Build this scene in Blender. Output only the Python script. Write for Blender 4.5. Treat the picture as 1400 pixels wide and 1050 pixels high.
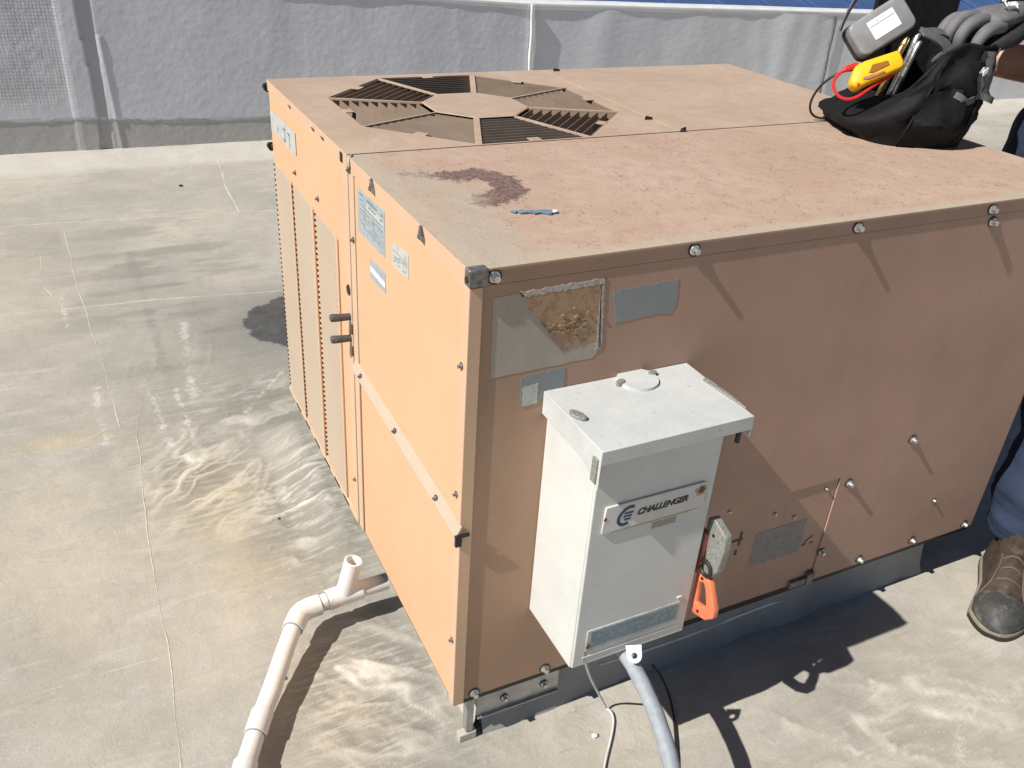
import bpy, bmesh, math, random
import numpy as np
from mathutils import Vector, Matrix

# ------------------------------------------------------------------ scene, camera, light
for o in list(bpy.data.objects): bpy.data.objects.remove(o)
S = bpy.context.scene
COL = S.collection
random.seed(7)
rng = np.random.default_rng(7)
R = math.radians

F_PX, CAM = 1214.6, Vector((-0.48437, -1.06253, 1.53248))
YAW, PIT, ROLL = 0.48720, 0.52500, 0.06960
fw = Vector((math.sin(YAW)*math.cos(PIT), math.cos(YAW)*math.cos(PIT), -math.sin(PIT)))
rt = Vector((math.cos(YAW), -math.sin(YAW), 0)); up = rt.cross(fw)
r2 = rt*math.cos(ROLL) + up*math.sin(ROLL); u2 = -rt*math.sin(ROLL) + up*math.cos(ROLL)
cd = bpy.data.cameras.new('camera'); cam = bpy.data.objects.new('camera', cd); COL.objects.link(cam)
m = Matrix.Identity(4)
for i in range(3):
    m[i][0] = r2[i]; m[i][1] = u2[i]; m[i][2] = -fw[i]; m[i][3] = CAM[i]
cam.matrix_world = m
cd.sensor_fit = 'HORIZONTAL'; cd.sensor_width = 36; cd.lens = 36*F_PX/1400
cd.clip_start = 0.02; cd.clip_end = 6000
S.camera = cam

SUN = Vector((0.92, 0.100, -1.0)).normalized()          # the way the light travels
w = bpy.data.worlds.new('World'); S.world = w; w.use_nodes = True
nt = w.node_tree; bg = nt.nodes['Background']
sky = nt.nodes.new('ShaderNodeTexSky'); sky.sky_type = 'NISHITA'; sky.sun_disc = False
sky.air_density = 0.6; sky.dust_density = 0.3; sky.sun_elevation = math.asin(-SUN.z); sky.sun_rotation = math.atan2(-SUN.x, -SUN.y)
nt.links.new(sky.outputs[0], bg.inputs[0]); bg.inputs[1].default_value = 0.05
sd = bpy.data.lights.new('sun', 'SUN'); sd.energy = 5.0; sd.angle = R(0.5); sd.color = (1, 0.95, 0.88)
so = bpy.data.objects.new('sun', sd); COL.objects.link(so)
so.rotation_euler = SUN.to_track_quat('-Z', 'Y').to_euler(); so.location = (-6, -1, 7)
S.view_settings.view_transform = 'Standard'; S.view_settings.look = 'None'
S.view_settings.exposure = 0.22; S.view_settings.gamma = 1
S.view_settings.use_curve_mapping = False
S.render.engine = 'CYCLES'

# ------------------------------------------------------------------ materials
def rgb(c): return (c[0], c[1], c[2], 1)
class NT:
    def __init__(s, name):
        s.m = bpy.data.materials.new(name); s.m.use_nodes = True
        s.t = s.m.node_tree; s.b = s.t.nodes['Principled BSDF']
        s.pos = s.t.nodes.new('ShaderNodeNewGeometry').outputs['Position']
    def n(s, typ, **kw):
        x = s.t.nodes.new('ShaderNode'+typ)
        for k, v in kw.items(): setattr(x, k, v)
        return x
    def link(s, a, b): s.t.links.new(a, b)
    def val(s, x, sock):
        if hasattr(x, 'links') or isinstance(x, bpy.types.NodeSocket): s.link(x, sock)
        else: sock.default_value = x
    def vec(s, scale):
        if isinstance(scale, (int, float)): return s.pos, scale
        mp = s.n('Mapping'); s.link(s.pos, mp.inputs[0]); mp.inputs['Scale'].default_value = scale
        return mp.outputs[0], 1.0
    def noise(s, scale, detail=4, rough=0.55, dist=0.0, rot=None):
        v, k = s.vec(scale)
        if rot:
            mp = s.n('Mapping'); s.link(v, mp.inputs[0]); mp.inputs['Rotation'].default_value = rot; v = mp.outputs[0]
        x = s.n('TexNoise'); s.link(v, x.inputs['Vector']); x.inputs['Scale'].default_value = k
        x.inputs['Detail'].default_value = detail; x.inputs['Roughness'].default_value = rough
        x.inputs['Distortion'].default_value = dist
        return x.outputs['Fac']
    def voro(s, scale, feature='F1'):
        v, k = s.vec(scale)
        x = s.n('TexVoronoi', feature=feature); s.link(v, x.inputs['Vector']); x.inputs['Scale'].default_value = k
        return x.outputs['Distance']
    def rng(s, x, a, b, c=0.0, d=1.0):
        r = s.n('MapRange'); s.val(x, r.inputs[0])
        for i, v in enumerate((a, b, c, d)): r.inputs[i+1].default_value = v
        return r.outputs[0]
    def math(s, op, a, b):
        x = s.n('Math', operation=op); s.val(a, x.inputs[0]); s.val(b, x.inputs[1]); return x.outputs[0]
    def mix(s, f, a, b, blend='MIX'):
        x = s.n('Mix', data_type='RGBA', blend_type=blend)
        s.val(f, x.inputs[0])
        for q, k in ((a, 6), (b, 7)):
            s.val(rgb(q) if isinstance(q, tuple) else q, x.inputs[k])
        return x.outputs[2]
    def attr(s, name):
        a = s.n('Attribute', attribute_name=name); return a.outputs['Fac']
    def bump(s, h, strength=0.3, dist=0.002, normal=None):
        b = s.n('Bump'); b.inputs['Strength'].default_value = strength; b.inputs['Distance'].default_value = dist
        s.link(h, b.inputs['Height'])
        if normal is not None: s.link(normal, b.inputs['Normal'])
        return b.outputs[0]
    def out(s, color, rough=0.5, metal=0.0, normal=None, spec=0.5):
        s.val(rgb(color) if isinstance(color, tuple) else color, s.b.inputs['Base Color'])
        s.val(rough, s.b.inputs['Roughness']); s.val(metal, s.b.inputs['Metallic'])
        s.b.inputs['Specular IOR Level'].default_value = spec
        if normal is not None: s.link(normal, s.b.inputs['Normal'])
        return s.m

def simple(name, c, rough=0.5, metal=0.0, var=0.15, scale=25, bump=0.0, bscale=200, spec=0.5, dirt=None):
    t = NT(name)
    n1 = t.noise(scale, 5, 0.6)
    dark = tuple(x*(1-var) for x in c); lite = tuple(min(1, x*(1+var)) for x in c)
    col = t.mix(t.rng(n1, 0.3, 0.7), dark, lite)
    if dirt:
        n2 = t.noise(scale*0.35, 6, 0.65)
        col = t.mix(t.rng(n2, dirt[1], dirt[1]+0.12), col, dirt[0])
    nor = t.bump(t.noise(bscale, 3), bump, 0.001) if bump else None
    rg = t.rng(n1, 0.3, 0.7, max(0.02, rough-0.08), min(1, rough+0.08))
    return t.out(col, rg, metal, nor, spec)

M = {}
def paint(name, c, c2, dust, dustfac, rough=0.5):
    t = NT(name)
    big = t.noise(3.0, 5, 0.6); fine = t.noise(60, 5, 0.6); streak = t.noise((9, 9, 2.0), 5, 0.6)
    col = t.mix(t.rng(big, 0.35, 0.68), c, c2)
    col = t.mix(t.rng(streak, 0.5, 0.85, 0, dustfac*0.3), col, dust)
    spec = t.noise(240, 2, 0.5)
    col = t.mix(t.rng(spec, 0.72, 0.78, 0, 0.45), col, (0.14, 0.10, 0.075))
    nor = t.bump(fine, 0.06, 0.001)
    nor = t.bump(big, 0.25, 0.01, nor)
    return t.out(col, t.rng(big, 0.3, 0.7, rough-0.06, rough+0.1), 0, nor, 0.35)
M['paint'] = paint('tan_paint', (0.70, 0.435, 0.262), (0.66, 0.40, 0.235), (0.52, 0.36, 0.24), 0.35)
M['lip'] = paint('lip_paint', (0.66, 0.44, 0.29), (0.60, 0.41, 0.28), (0.46, 0.36, 0.26), 0.5)
M['post'] = paint('post_paint', (0.64, 0.45, 0.31), (0.60, 0.42, 0.29), (0.48, 0.38, 0.28), 0.4)

t = NT('shaded_front_paint')                                     # tan paint darkened for the front's shade, rust-stained streaks at its left end
big = t.noise(2.6, 5, 0.6); streak = t.noise((7, 7, 2.2), 6, 0.75); fine = t.noise(70, 4)
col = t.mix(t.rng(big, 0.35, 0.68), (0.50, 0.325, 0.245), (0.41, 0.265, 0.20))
sep = t.n('SeparateXYZ'); t.link(t.pos, sep.inputs[0])
edge = t.rng(sep.outputs[0], 0.05, 0.42, 1, 0)
col = t.mix(t.math('MULTIPLY', t.rng(streak, 0.28, 0.60, 0.25, 1.0), t.math('MULTIPLY', edge, 0.62)), col, (0.37, 0.235, 0.125))
col = t.mix(t.rng(t.noise((18, 18, 3), 6, 0.7), 0.55, 0.8, 0, 0.4), col, (0.27, 0.21, 0.16))
col = t.mix(t.rng(t.noise(200, 2), 0.71, 0.77, 0, 0.5), col, (0.12, 0.09, 0.07))
nor = t.bump(big, 0.12, 0.01, t.bump(fine, 0.03, 0.001))
M['front'] = t.out(col, t.rng(big, 0.3, 0.7, 0.5, 0.62), 0, nor, 0.3)

def top_mat(name, attr):
    t = NT(name)
    big = t.noise(4, 6, 0.62, 0.4); mid = t.noise(22, 6, 0.68); fine = t.noise(170, 5, 0.65)
    col = t.mix(t.rng(big, 0.36, 0.66), (0.525, 0.40, 0.305), (0.43, 0.315, 0.235))
    if attr:                                              # chalked pink coat with a craze of hairline cracks
        col = t.mix(t.rng(mid, 0.42, 0.7), col, (0.47, 0.315, 0.245))
        col = t.mix(t.rng(fine, 0.56, 0.72, 0, 0.6), col, (0.37, 0.25, 0.19))
        cr = t.n('TexVoronoi', feature='DISTANCE_TO_EDGE')
        wob = t.n('VectorMath', operation='ADD')
        nz = t.n('TexNoise'); t.link(t.pos, nz.inputs['Vector']); nz.inputs['Scale'].default_value = 60
        sc = t.n('VectorMath', operation='SCALE'); t.link(nz.outputs['Color'], sc.inputs[0]); sc.inputs['Scale'].default_value = 0.02
        t.link(t.pos, wob.inputs[0]); t.link(sc.outputs[0], wob.inputs[1])
        t.link(wob.outputs[0], cr.inputs['Vector']); cr.inputs['Scale'].default_value = 75
        crack = t.math('MULTIPLY', t.rng(cr.outputs[0], 0.0, 0.035, 1, 0), t.rng(t.noise(34, 4, 0.7), 0.52, 0.6))
        col = t.mix(t.math('MULTIPLY', crack, 0.75), col, (0.17, 0.115, 0.09))
        edge = t.attr('edge')                             # coat worn back to grey-tan primer along the edges
        wear = t.rng(t.math('ADD', edge, t.rng(t.noise(14, 6, 0.7), 0.2, 0.8, -0.35, 0.35)), 0.35, 0.62)
        col = t.mix(t.math('MULTIPLY', wear, 0.85), col, (0.47, 0.40, 0.31))
        fl = t.attr('flake')
        nn = t.noise(75, 6, 0.75)
        core = t.rng(t.math('ADD', fl, t.rng(nn, 0.2, 0.8, -0.55, 0.55)), 0.42, 0.55)
        col = t.mix(t.math('MULTIPLY', core, 0.92), col, t.mix(t.rng(fine, 0.38, 0.62), (0.10, 0.062, 0.06), (0.25, 0.165, 0.145)))
        halo = t.attr('bare'); col = t.mix(t.math('MULTIPLY', t.rng(t.math('ADD', halo, t.rng(mid, 0.2, 0.8, -0.4, 0.4)), 0.35, 0.7), 0.6), col, (0.43, 0.385, 0.31))
        h = t.math('ADD', t.math('MULTIPLY', crack, -1.0), t.math('MULTIPLY', core, -1.4))
        nor = t.bump(h, 0.5, 0.0015, t.bump(fine, 0.22, 0.0015))
        nor = t.bump(big, 0.3, 0.02, nor)
    else:
        col = t.mix(t.rng(mid, 0.45, 0.75, 0, 0.6), col, (0.37, 0.29, 0.22))
        col = t.mix(t.rng(fine, 0.6, 0.75, 0, 0.35), col, (0.28, 0.21, 0.16))
        nor = t.bump(big, 0.35, 0.015, t.bump(fine, 0.1, 0.001))
    return t.out(col, t.rng(big, 0.3, 0.7, 0.5, 0.68), 0, nor, 0.3)
M['top'] = top_mat('chalked_top_paint', True); M['top2'] = top_mat('dusty_top_paint', False)
M['vane'] = simple('vane_paint', (0.27, 0.205, 0.155), 0.6, 0, 0.12, 12, 0.05)
M['strip'] = paint('dusty_guard_paint', (0.50, 0.41, 0.31), (0.46, 0.37, 0.28), (0.36, 0.30, 0.23), 0.5, 0.6)
M['dark'] = simple('dark_cavity', (0.012, 0.011, 0.011), 0.8)
M['black'] = simple('black_rubber', (0.018, 0.018, 0.018), 0.5, 0, 0.3)
M['steel'] = simple('screw_zinc', (0.62, 0.62, 0.60), 0.3, 0.9, 0.2, 80)
M['galv'] = simple('galvanised_steel', (0.42, 0.43, 0.43), 0.42, 0.6, 0.25, 40, 0.1, 90)
M['rust'] = simple('rust_stain', (0.20, 0.085, 0.03), 0.85, 0, 0.5, 200)
M['darksteel'] = simple('weathered_bracket', (0.20, 0.19, 0.18), 0.5, 0.5, 0.5, 90)
M['grey_pipe'] = simple('grey_knob_plastic', (0.085, 0.075, 0.07), 0.55, 0, 0.3, 90)
M['white_box'] = (lambda t: t.out(
    t.mix(t.rng(t.noise(240, 3), 0.66, 0.74, 0, 0.35),
          t.mix(t.rng(t.noise((14, 14, 2.5), 5, 0.65), 0.52, 0.85, 0, 0.22),
                t.mix(t.rng(t.noise(38, 6, 0.75), 0.56, 0.72, 0, 0.35), t.mix(t.rng(t.noise(7, 5), 0.35, 0.7), (0.67, 0.685, 0.66), (0.60, 0.615, 0.59)), (0.47, 0.455, 0.41)), (0.44, 0.43, 0.39)), (0.28, 0.26, 0.22)),
    t.rng(t.noise(9, 4), 0.3, 0.7, 0.34, 0.5), 0, t.bump(t.noise(500, 2), 0.05, 0.0006), 0.45))(NT('white_enamel'))
M['lid_white'] = (lambda t: t.out(
    t.mix(t.rng(t.noise(300, 4, 0.7), 0.58, 0.72, 0, 0.7),
          t.mix(t.rng(t.noise(12, 6, 0.7), 0.35, 0.7), t.mix(t.rng(t.noise(45, 6, 0.8), 0.60, 0.66, 0, 0.75), (0.58, 0.60, 0.595), (0.27, 0.28, 0.29)), (0.49, 0.51, 0.505)), (0.30, 0.30, 0.28)),
    t.rng(t.noise(20, 4), 0.3, 0.7, 0.4, 0.6), 0, t.bump(t.noise(400, 4), 0.15, 0.0008), 0.4))(NT('weathered_lid_enamel'))
M['lug'] = simple('weathered_zinc_lug', (0.33, 0.33, 0.31), 0.55, 0.4, 0.4, 300)
M['plate'] = simple('name_plate_white', (0.66, 0.65, 0.61), 0.32, 0, 0.08, 30)
M['ink'] = simple('black_ink', (0.01, 0.012, 0.02), 0.4)
M['blue_ink'] = simple('blue_ink', (0.01, 0.045, 0.14), 0.4)
M['orange'] = simple('orange_handle_plastic', (0.78, 0.21, 0.10), 0.42, 0, 0.12, 60, 0.05)
M['orange_dk'] = simple('faded_red_lever', (0.42, 0.16, 0.11), 0.5, 0, 0.2, 60)
M['conduit'] = simple('grey_conduit_jacket', (0.30, 0.335, 0.37), 0.5, 0, 0.12, 60, 0.1, 150)
M['pvc'] = simple('white_pvc', (0.74, 0.735, 0.70), 0.4, 0, 0.06, 20, 0.03, 150, dirt=((0.5, 0.47, 0.40), 0.62))
M['wire'] = simple('white_wire', (0.6, 0.6, 0.58), 0.5)
def sticker_mat(name, c, c2, cut=0.5, w=0.1, sc=40):
    t = NT(name)
    col = t.mix(t.rng(t.noise(sc, 6, 0.7), cut, cut+w), c, c2)
    col = t.mix(t.rng(t.noise((300, 300, 60), 2), 0.62, 0.7, 0, 0.3), col, tuple(x*0.5 for x in c))
    return t.out(col, 0.5, 0, None, 0.4)
M['stk_blue'] = sticker_mat('faded_blue_label', (0.36, 0.41, 0.44), (0.30, 0.34, 0.36))
M['stk_pale'] = sticker_mat('faded_pale_label', (0.50, 0.52, 0.50), (0.40, 0.41, 0.39))
M['stk_grey'] = sticker_mat('faded_grey_label', (0.24, 0.235, 0.22), (0.20, 0.19, 0.175))
M['stk_slate'] = sticker_mat('faded_slate_label', (0.26, 0.275, 0.28), (0.36, 0.29, 0.22), 0.62, 0.06, 25)
M['stk_film'] = sticker_mat('cloudy_film_label', (0.40, 0.35, 0.29), (0.45, 0.38, 0.31), 0.5, 0.15, 18)
M['stk_rust'] = sticker_mat('peeled_brown_label', (0.40, 0.26, 0.16), (0.30, 0.175, 0.09), 0.48, 0.12, 60)
M['stk_white'] = sticker_mat('crumbled_label_edge', (0.46, 0.43, 0.40), (0.36, 0.29, 0.23), 0.48, 0.10, 150)
M['stk_data'] = sticker_mat('blue_rating_label', (0.17, 0.235, 0.275), (0.25, 0.31, 0.34), 0.5, 0.05, 120)
M['ink_soft'] = simple('faded_print', (0.15, 0.16, 0.17), 0.6, 0, 0.4, 200)
M['bag'] = simple('black_nylon', (0.009, 0.009, 0.010), 0.7, 0, 0.3, 60, 0.35, 900, 0.22)
M['bag_grey'] = simple('grey_webbing', (0.115, 0.115, 0.12), 0.7, 0, 0.2, 60, 0.4, 800)
M['yellow'] = simple('yellow_meter_case', (0.86, 0.50, 0.015), 0.4, 0, 0.06, 40)
M['red'] = simple('red_test_lead', (0.62, 0.02, 0.02), 0.4)
M['meter'] = simple('grey_meter_case', (0.26, 0.265, 0.27), 0.42, 0, 0.1, 40)
M['label'] = simple('white_paper_label', (0.85, 0.86, 0.88), 0.5, 0, 0.02)
M['brass'] = simple('brass_fitting', (0.55, 0.38, 0.16), 0.35, 0.9, 0.3, 80)
M['glove'] = simple('grey_knit_glove', (0.15, 0.15, 0.155), 0.7, 0, 0.15, 40, 0.35, 700)
M['glove_palm'] = simple('dark_glove_palm', (0.03, 0.03, 0.031), 0.6, 0, 0.25, 60, 0.3, 500)
M['navy'] = (lambda t: t.out(t.mix(t.rng(t.noise(9, 5, 0.65), 0.35, 0.7), (0.020, 0.031, 0.062), (0.030, 0.043, 0.080)), 0.85, 0,
    t.bump(t.noise(700, 2), 0.3, 0.0008, t.bump(t.noise(14, 5, 0.6, 0.8), 0.5, 0.012)), 0.25))(NT('navy_workwear'))
M['skin'] = simple('skin', (0.55, 0.31, 0.23), 0.5, 0, 0.12, 30, 0.1, 300)
M['hair'] = simple('dark_hair', (0.02, 0.015, 0.012), 0.6)
M['leather'] = simple('brown_boot_leather', (0.055, 0.038, 0.028), 0.72, 0, 0.4, 60, 0.5, 160, dirt=((0.11, 0.09, 0.07), 0.58))
M['toecap'] = simple('scuffed_toe_cap', (0.050, 0.050, 0.048), 0.72, 0, 0.3, 90, 0.4, 120, dirt=((0.11, 0.11, 0.108), 0.5))
M['sole'] = simple('boot_sole', (0.25, 0.22, 0.17), 0.7, 0, 0.2, 60, 0.2)
M['lace'] = simple('brown_lace', (0.11, 0.075, 0.05), 0.7)
M['blue_roof'] = simple('blue_roof_metal', (0.06, 0.12, 0.27), 0.5, 0.2, 0.08, 2)
M['coping'] = simple('white_coping_coat', (0.70, 0.71, 0.72), 0.5, 0, 0.06, 12, 0.2, 60)
M['caulk'] = simple('roof_seam_caulk', (0.50, 0.475, 0.415), 0.55, 0, 0.2, 60, 0.3, 120)
M['scrap'] = simple('blue_grey_scrap', (0.17, 0.25, 0.33), 0.5, 0, 0.5, 120)
M['far'] = simple('far_city_ground', (0.16, 0.16, 0.145), 0.9, 0, 0.3, 0.05)

# roof coating
t = NT('roof_coating')
big = t.noise(1.7, 6, 0.6, 0.5); mid = t.noise(11, 6, 0.68, 0.6); fine = t.noise(75, 5, 0.75); grit = t.noise(185, 3, 0.6)
col = t.mix(t.rng(big, 0.36, 0.64), (0.50, 0.46, 0.385), (0.37, 0.35, 0.305))
col = t.mix(t.rng(t.noise(4.5, 6, 0.65, 0.8), 0.5, 0.68, 0, 0.6), col, (0.475, 0.462, 0.425))
col = t.mix(t.rng(mid, 0.45, 0.72, 0, 0.7), col, (0.345, 0.33, 0.295))
col = t.mix(t.rng(t.noise((3, 16, 3), 5, 0.7, 0.6), 0.56, 0.74, 0, 0.55), col, (0.58, 0.56, 0.51))
col = t.mix(t.rng(t.noise((5, 30, 5), 5, 0.7), 0.60, 0.74, 0, 0.6), col, (0.26, 0.25, 0.22))
col = t.mix(t.rng(t.attr('yellow'), 0.1, 1.0, 0, 0.5), col, (0.53, 0.435, 0.27))
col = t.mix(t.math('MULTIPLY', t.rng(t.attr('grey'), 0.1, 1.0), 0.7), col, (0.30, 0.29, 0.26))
rid = t.attr('crest'); shade_zone = t.attr('shade_zone')  # wrinkle shading put into the colour: valleys darkened, crests lightened
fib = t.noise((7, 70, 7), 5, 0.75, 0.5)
col = t.mix(t.math('MULTIPLY', t.rng(shade_zone, 0.1, 0.9, 0, 0.8), t.rng(t.math('ADD', rid, t.rng(fib, 0.3, 0.7, -0.25, 0.25)), 0.05, 0.45, 1, 0)), col, (0.235, 0.222, 0.19))
col = t.mix(t.math('MULTIPLY', t.rng(shade_zone, 0.15, 0.8, 0, 0.55), t.rng(fib, 0.53, 0.62)), col, (0.52, 0.50, 0.45))
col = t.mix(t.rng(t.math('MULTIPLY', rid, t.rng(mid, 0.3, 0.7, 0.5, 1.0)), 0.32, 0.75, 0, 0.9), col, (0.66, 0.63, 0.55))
col = t.mix(t.rng(t.attr('silt'), 0.15, 0.9, 0, 0.8), col, (0.255, 0.245, 0.215))
col = t.mix(t.rng(t.math('ADD', t.attr('scuff'), t.rng(t.noise(38, 6, 0.8), 0.25, 0.75, -0.75, 0.55)), 0.35, 0.75, 0, 0.75), col, (0.62, 0.60, 0.54))
col = t.mix(t.rng(grit, 0.62, 0.72, 0, 0.6), col, (0.22, 0.21, 0.19))
col = t.mix(t.rng(fine, 0.58, 0.72, 0, 0.5), col, (0.60, 0.58, 0.53))
col = t.mix(t.math('MULTIPLY', t.attr('cant'), t.rng(mid, 0.3, 0.7, 0.35, 0.95)), col, (0.57, 0.555, 0.505))
wsum = t.math('ADD', t.attr('wet'), t.rng(t.noise(12, 5, 0.6), 0.2, 0.8, -0.07, 0.07))
col = t.mix(t.rng(wsum, 0.0, 0.46, 0, 0.6), col, (0.19, 0.19, 0.18))
col = t.mix(t.rng(wsum, 0.49, 0.52, 0, 0.92), col, t.mix(t.rng(mid, 0.4, 0.65), (0.062, 0.062, 0.060), (0.10, 0.10, 0.096)))
nor = t.bump(grit, 0.30, 0.0022, t.bump(fine, 0.35, 0.004))
nor = t.bump(mid, 0.22, 0.010, nor)
rough = t.math('SUBTRACT', t.rng(mid, 0.3, 0.7, 0.52, 0.68), t.rng(wsum, 0.4, 0.55, 0, 0.2))
M['roof'] = t.out(col, rough, 0, nor, 0.4)

# wall membrane
t = NT('wall_membrane')
big = t.noise(1.3, 5, 0.6, 0.6); mid = t.noise(8, 6, 0.65, 0.4); peel = t.noise(55, 4, 0.6, 0.3)
sep = t.n('SeparateXYZ'); t.link(t.pos, sep.inputs[0])
col = t.mix(t.rng(big, 0.35, 0.66), (0.64, 0.665, 0.715), (0.575, 0.60, 0.65))
col = t.mix(t.rng(mid, 0.45, 0.75, 0, 0.5), col, (0.69, 0.71, 0.75))
col = t.mix(t.rng(sep.outputs[0], 2.2, 5.5, 0, 0.65), col, (0.80, 0.80, 0.80))
col = t.mix(t.rng(t.noise((5, 5, 0.7), 6, 0.7), 0.5, 0.75, 0, 0.35), col, (0.46, 0.47, 0.49))
col = t.mix(t.rng(t.noise(3.2, 6, 0.7, 0.5), 0.52, 0.72, 0, 0.3), col, (0.74, 0.745, 0.75))
lap = t.attr('lap'); lapn = t.math('ADD', lap, t.rng(t.noise(5, 6, 0.65), 0.2, 0.8, -0.03, 0.03))
col = t.mix(t.rng(lapn, 0.0, 0.006), t.mix(t.rng(t.noise((20, 20, 3), 5), 0.35, 0.7), (0.47, 0.465, 0.46), (0.42, 0.415, 0.41)), col)
strip = t.attr('strip'); col = t.mix(strip, col, (0.42, 0.425, 0.44))
scrim = t.n('TexBrick'); mp = t.n('Mapping'); t.link(t.pos, mp.inputs[0])
mp.inputs['Rotation'].default_value = (R(90), 0, 0); mp.inputs['Scale'].default_value = (1, 1, 1)
t.link(mp.outputs[0], scrim.inputs['Vector']); scrim.inputs['Scale'].default_value = 14
scrim.inputs['Mortar Size'].default_value = 0.05; scrim.inputs['Mortar Smooth'].default_value = 0.6
scrim.inputs['Brick Width'].default_value = 0.24; scrim.inputs['Row Height'].default_value = 0.24; scrim.offset = 0.0
sm = t.math('MULTIPLY', t.attr('scrim'), t.rng(t.noise(4, 4), 0.3, 0.55))
sh = t.math('MULTIPLY', scrim.outputs['Fac'], sm)
nor = t.bump(peel, 0.13, 0.006, t.bump(sh, 0.9, 0.010)); nor = t.bump(mid, 0.14, 0.012, nor)
M['wall'] = t.out(col, t.rng(mid, 0.3, 0.7, 0.45, 0.6), 0, nor, 0.4)

# ------------------------------------------------------------------ mesh helpers
WORLD = {}                                                # object name -> world origin
class MB:
    def __init__(s): s.v = []; s.f = []; s.mi = []; s.bev = 0.0
    def add(s, v, f, mi=0):
        k = len(s.v); s.v += [tuple(x) for x in v]; s.f += [tuple(i+k for i in q) for q in f]; s.mi += [mi]*len(f); return s
    def box(s, lo, hi, bevel=0.0, seg=2, mi=0):
        lo, hi = [min(a, b) for a, b in zip(lo, hi)], [max(a, b) for a, b in zip(lo, hi)]
        b = bmesh.new(); bmesh.ops.create_cube(b, size=1)
        for q in b.verts: q.co = [lo[i]+(q.co[i]+0.5)*(hi[i]-lo[i]) for i in range(3)]
        if bevel: s.bev = max(s.bev, bevel); bmesh.ops.bevel(b, geom=list(b.edges), offset=bevel, segments=seg, affect='EDGES', profile=0.5)
        return s.bm(b, mi)
    def bm(s, b, mi=0, M4=None):
        b.verts.index_update()
        s.add([(M4 @ q.co) if M4 else q.co for q in b.verts], [[x.index for x in f.verts] for f in b.faces], mi); b.free(); return s
    def prism(s, pts, d, bevel=0.0, mi=0):                # polygon pts (3-D, planar) pushed along d
        b = bmesh.new(); vs = [b.verts.new(p) for p in pts]; f = b.faces.new(vs)
        r = bmesh.ops.extrude_face_region(b, geom=[f]); d = Vector(d)
        for q in r['geom']:
            if isinstance(q, bmesh.types.BMVert): q.co += d
        bmesh.ops.recalc_face_normals(b, faces=b.faces)
        if bevel: s.bev = max(s.bev, bevel); bmesh.ops.bevel(b, geom=list(b.edges), offset=bevel, segments=2, affect='EDGES', profile=0.5)
        return s.bm(b, mi)
    def cyl(s, a, b, r, n=16, r2=None, mi=0, cap=True):
        return s.tube([a, b], [r, r if r2 is None else r2], n, mi, cap)
    def tube(s, pts, r, n=12, mi=0, cap=True):
        pts = [Vector(p) for p in pts]; rs = r if isinstance(r, (list, tuple)) else [r]*len(pts)
        rings = []; ref = None
        for i, p in enumerate(pts):
            d = (pts[min(i+1, len(pts)-1)]-pts[max(i-1, 0)]).normalized()
            if ref is None:
                ref = d.orthogonal().normalized()
            ref = (ref - d*ref.dot(d)).normalized(); o = d.cross(ref)
            rings.append([p+(ref*math.cos(2*math.pi*k/n)+o*math.sin(2*math.pi*k/n))*rs[i] for k in range(n)])
        return s.loft(rings, cap, mi=mi)
    def loft(s, rings, cap=True, closed=True, mi=0):
        n = len(rings[0]); v = [p for r in rings for p in r]; f = []
        for i in range(len(rings)-1):
            for k in range(n if closed else n-1):
                f.append((i*n+k, i*n+(k+1) % n, (i+1)*n+(k+1) % n, (i+1)*n+k))
        if cap: f.append(tuple(reversed(range(n)))); f.append(tuple((len(rings)-1)*n+k for k in range(n)))
        return s.add(v, f, mi)
    def strap(s, pts, ups, width, thick, k=6):             # ribbon through a smoothed path
        P_ = [Vector(p) for p in pts]; U_ = [Vector(u) for u in ups] if isinstance(ups, list) else [Vector(ups)]*len(P_)
        o_, uo = [], []
        for i in range(len(P_)-1):
            p0, p1, p2, p3 = P_[max(i-1, 0)], P_[i], P_[i+1], P_[min(i+2, len(P_)-1)]
            for j in range(k):
                q = j/k; o_.append(0.5*((2*p1)+(p2-p0)*q+(2*p0-5*p1+4*p2-p3)*q*q+(3*p1-p0-3*p2+p3)*q**3)); uo.append(U_[i].lerp(U_[i+1], q))
        return s.ribbon(o_+[P_[-1]], uo+[U_[-1]], width, thick)
    def ribbon(s, pts, ups, width, thick, mi=0):          # flat strap along pts, faces turned to ups
        pts = [Vector(p) for p in pts]; rings = []
        for i, p in enumerate(pts):
            d = (pts[min(i+1, len(pts)-1)]-pts[max(i-1, 0)]).normalized()
            u = Vector(ups[i] if isinstance(ups, list) else ups); sd_ = d.cross(u).normalized(); u = sd_.cross(d).normalized()
            wd = width[i] if isinstance(width, list) else width
            rings.append([p+sd_*wd/2+u*thick/2, p-sd_*wd/2+u*thick/2, p-sd_*wd/2-u*thick/2, p+sd_*wd/2-u*thick/2])
        return s.loft(rings, True, mi=mi)
    def mesh(s, name, mats, smooth=35):
        me = bpy.data.meshes.new(name); me.from_pydata(s.v, [], s.f); me.update()
        for x in (mats if isinstance(mats, list) else [mats]): me.materials.append(x)
        me.polygons.foreach_set('material_index', s.mi)
        b = bmesh.new(); b.from_mesh(me); bmesh.ops.recalc_face_normals(b, faces=b.faces); b.to_mesh(me); b.free()
        finish(me, smooth)
        if s.bev:                                          # sheet faces stay truly flat between their rounded edges
            co = [v.co for v in me.vertices]
            for p in me.polygons:
                q = list(p.vertices)
                if min((co[q[i]]-co[q[i-1]]).length for i in range(len(q))) > 1.6*s.bev: p.use_smooth = False
        return me
    def build(s, name, mats, parent=None, smooth=35, **props):
        return place(name, s.mesh(name, mats, smooth), parent, **props)

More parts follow.
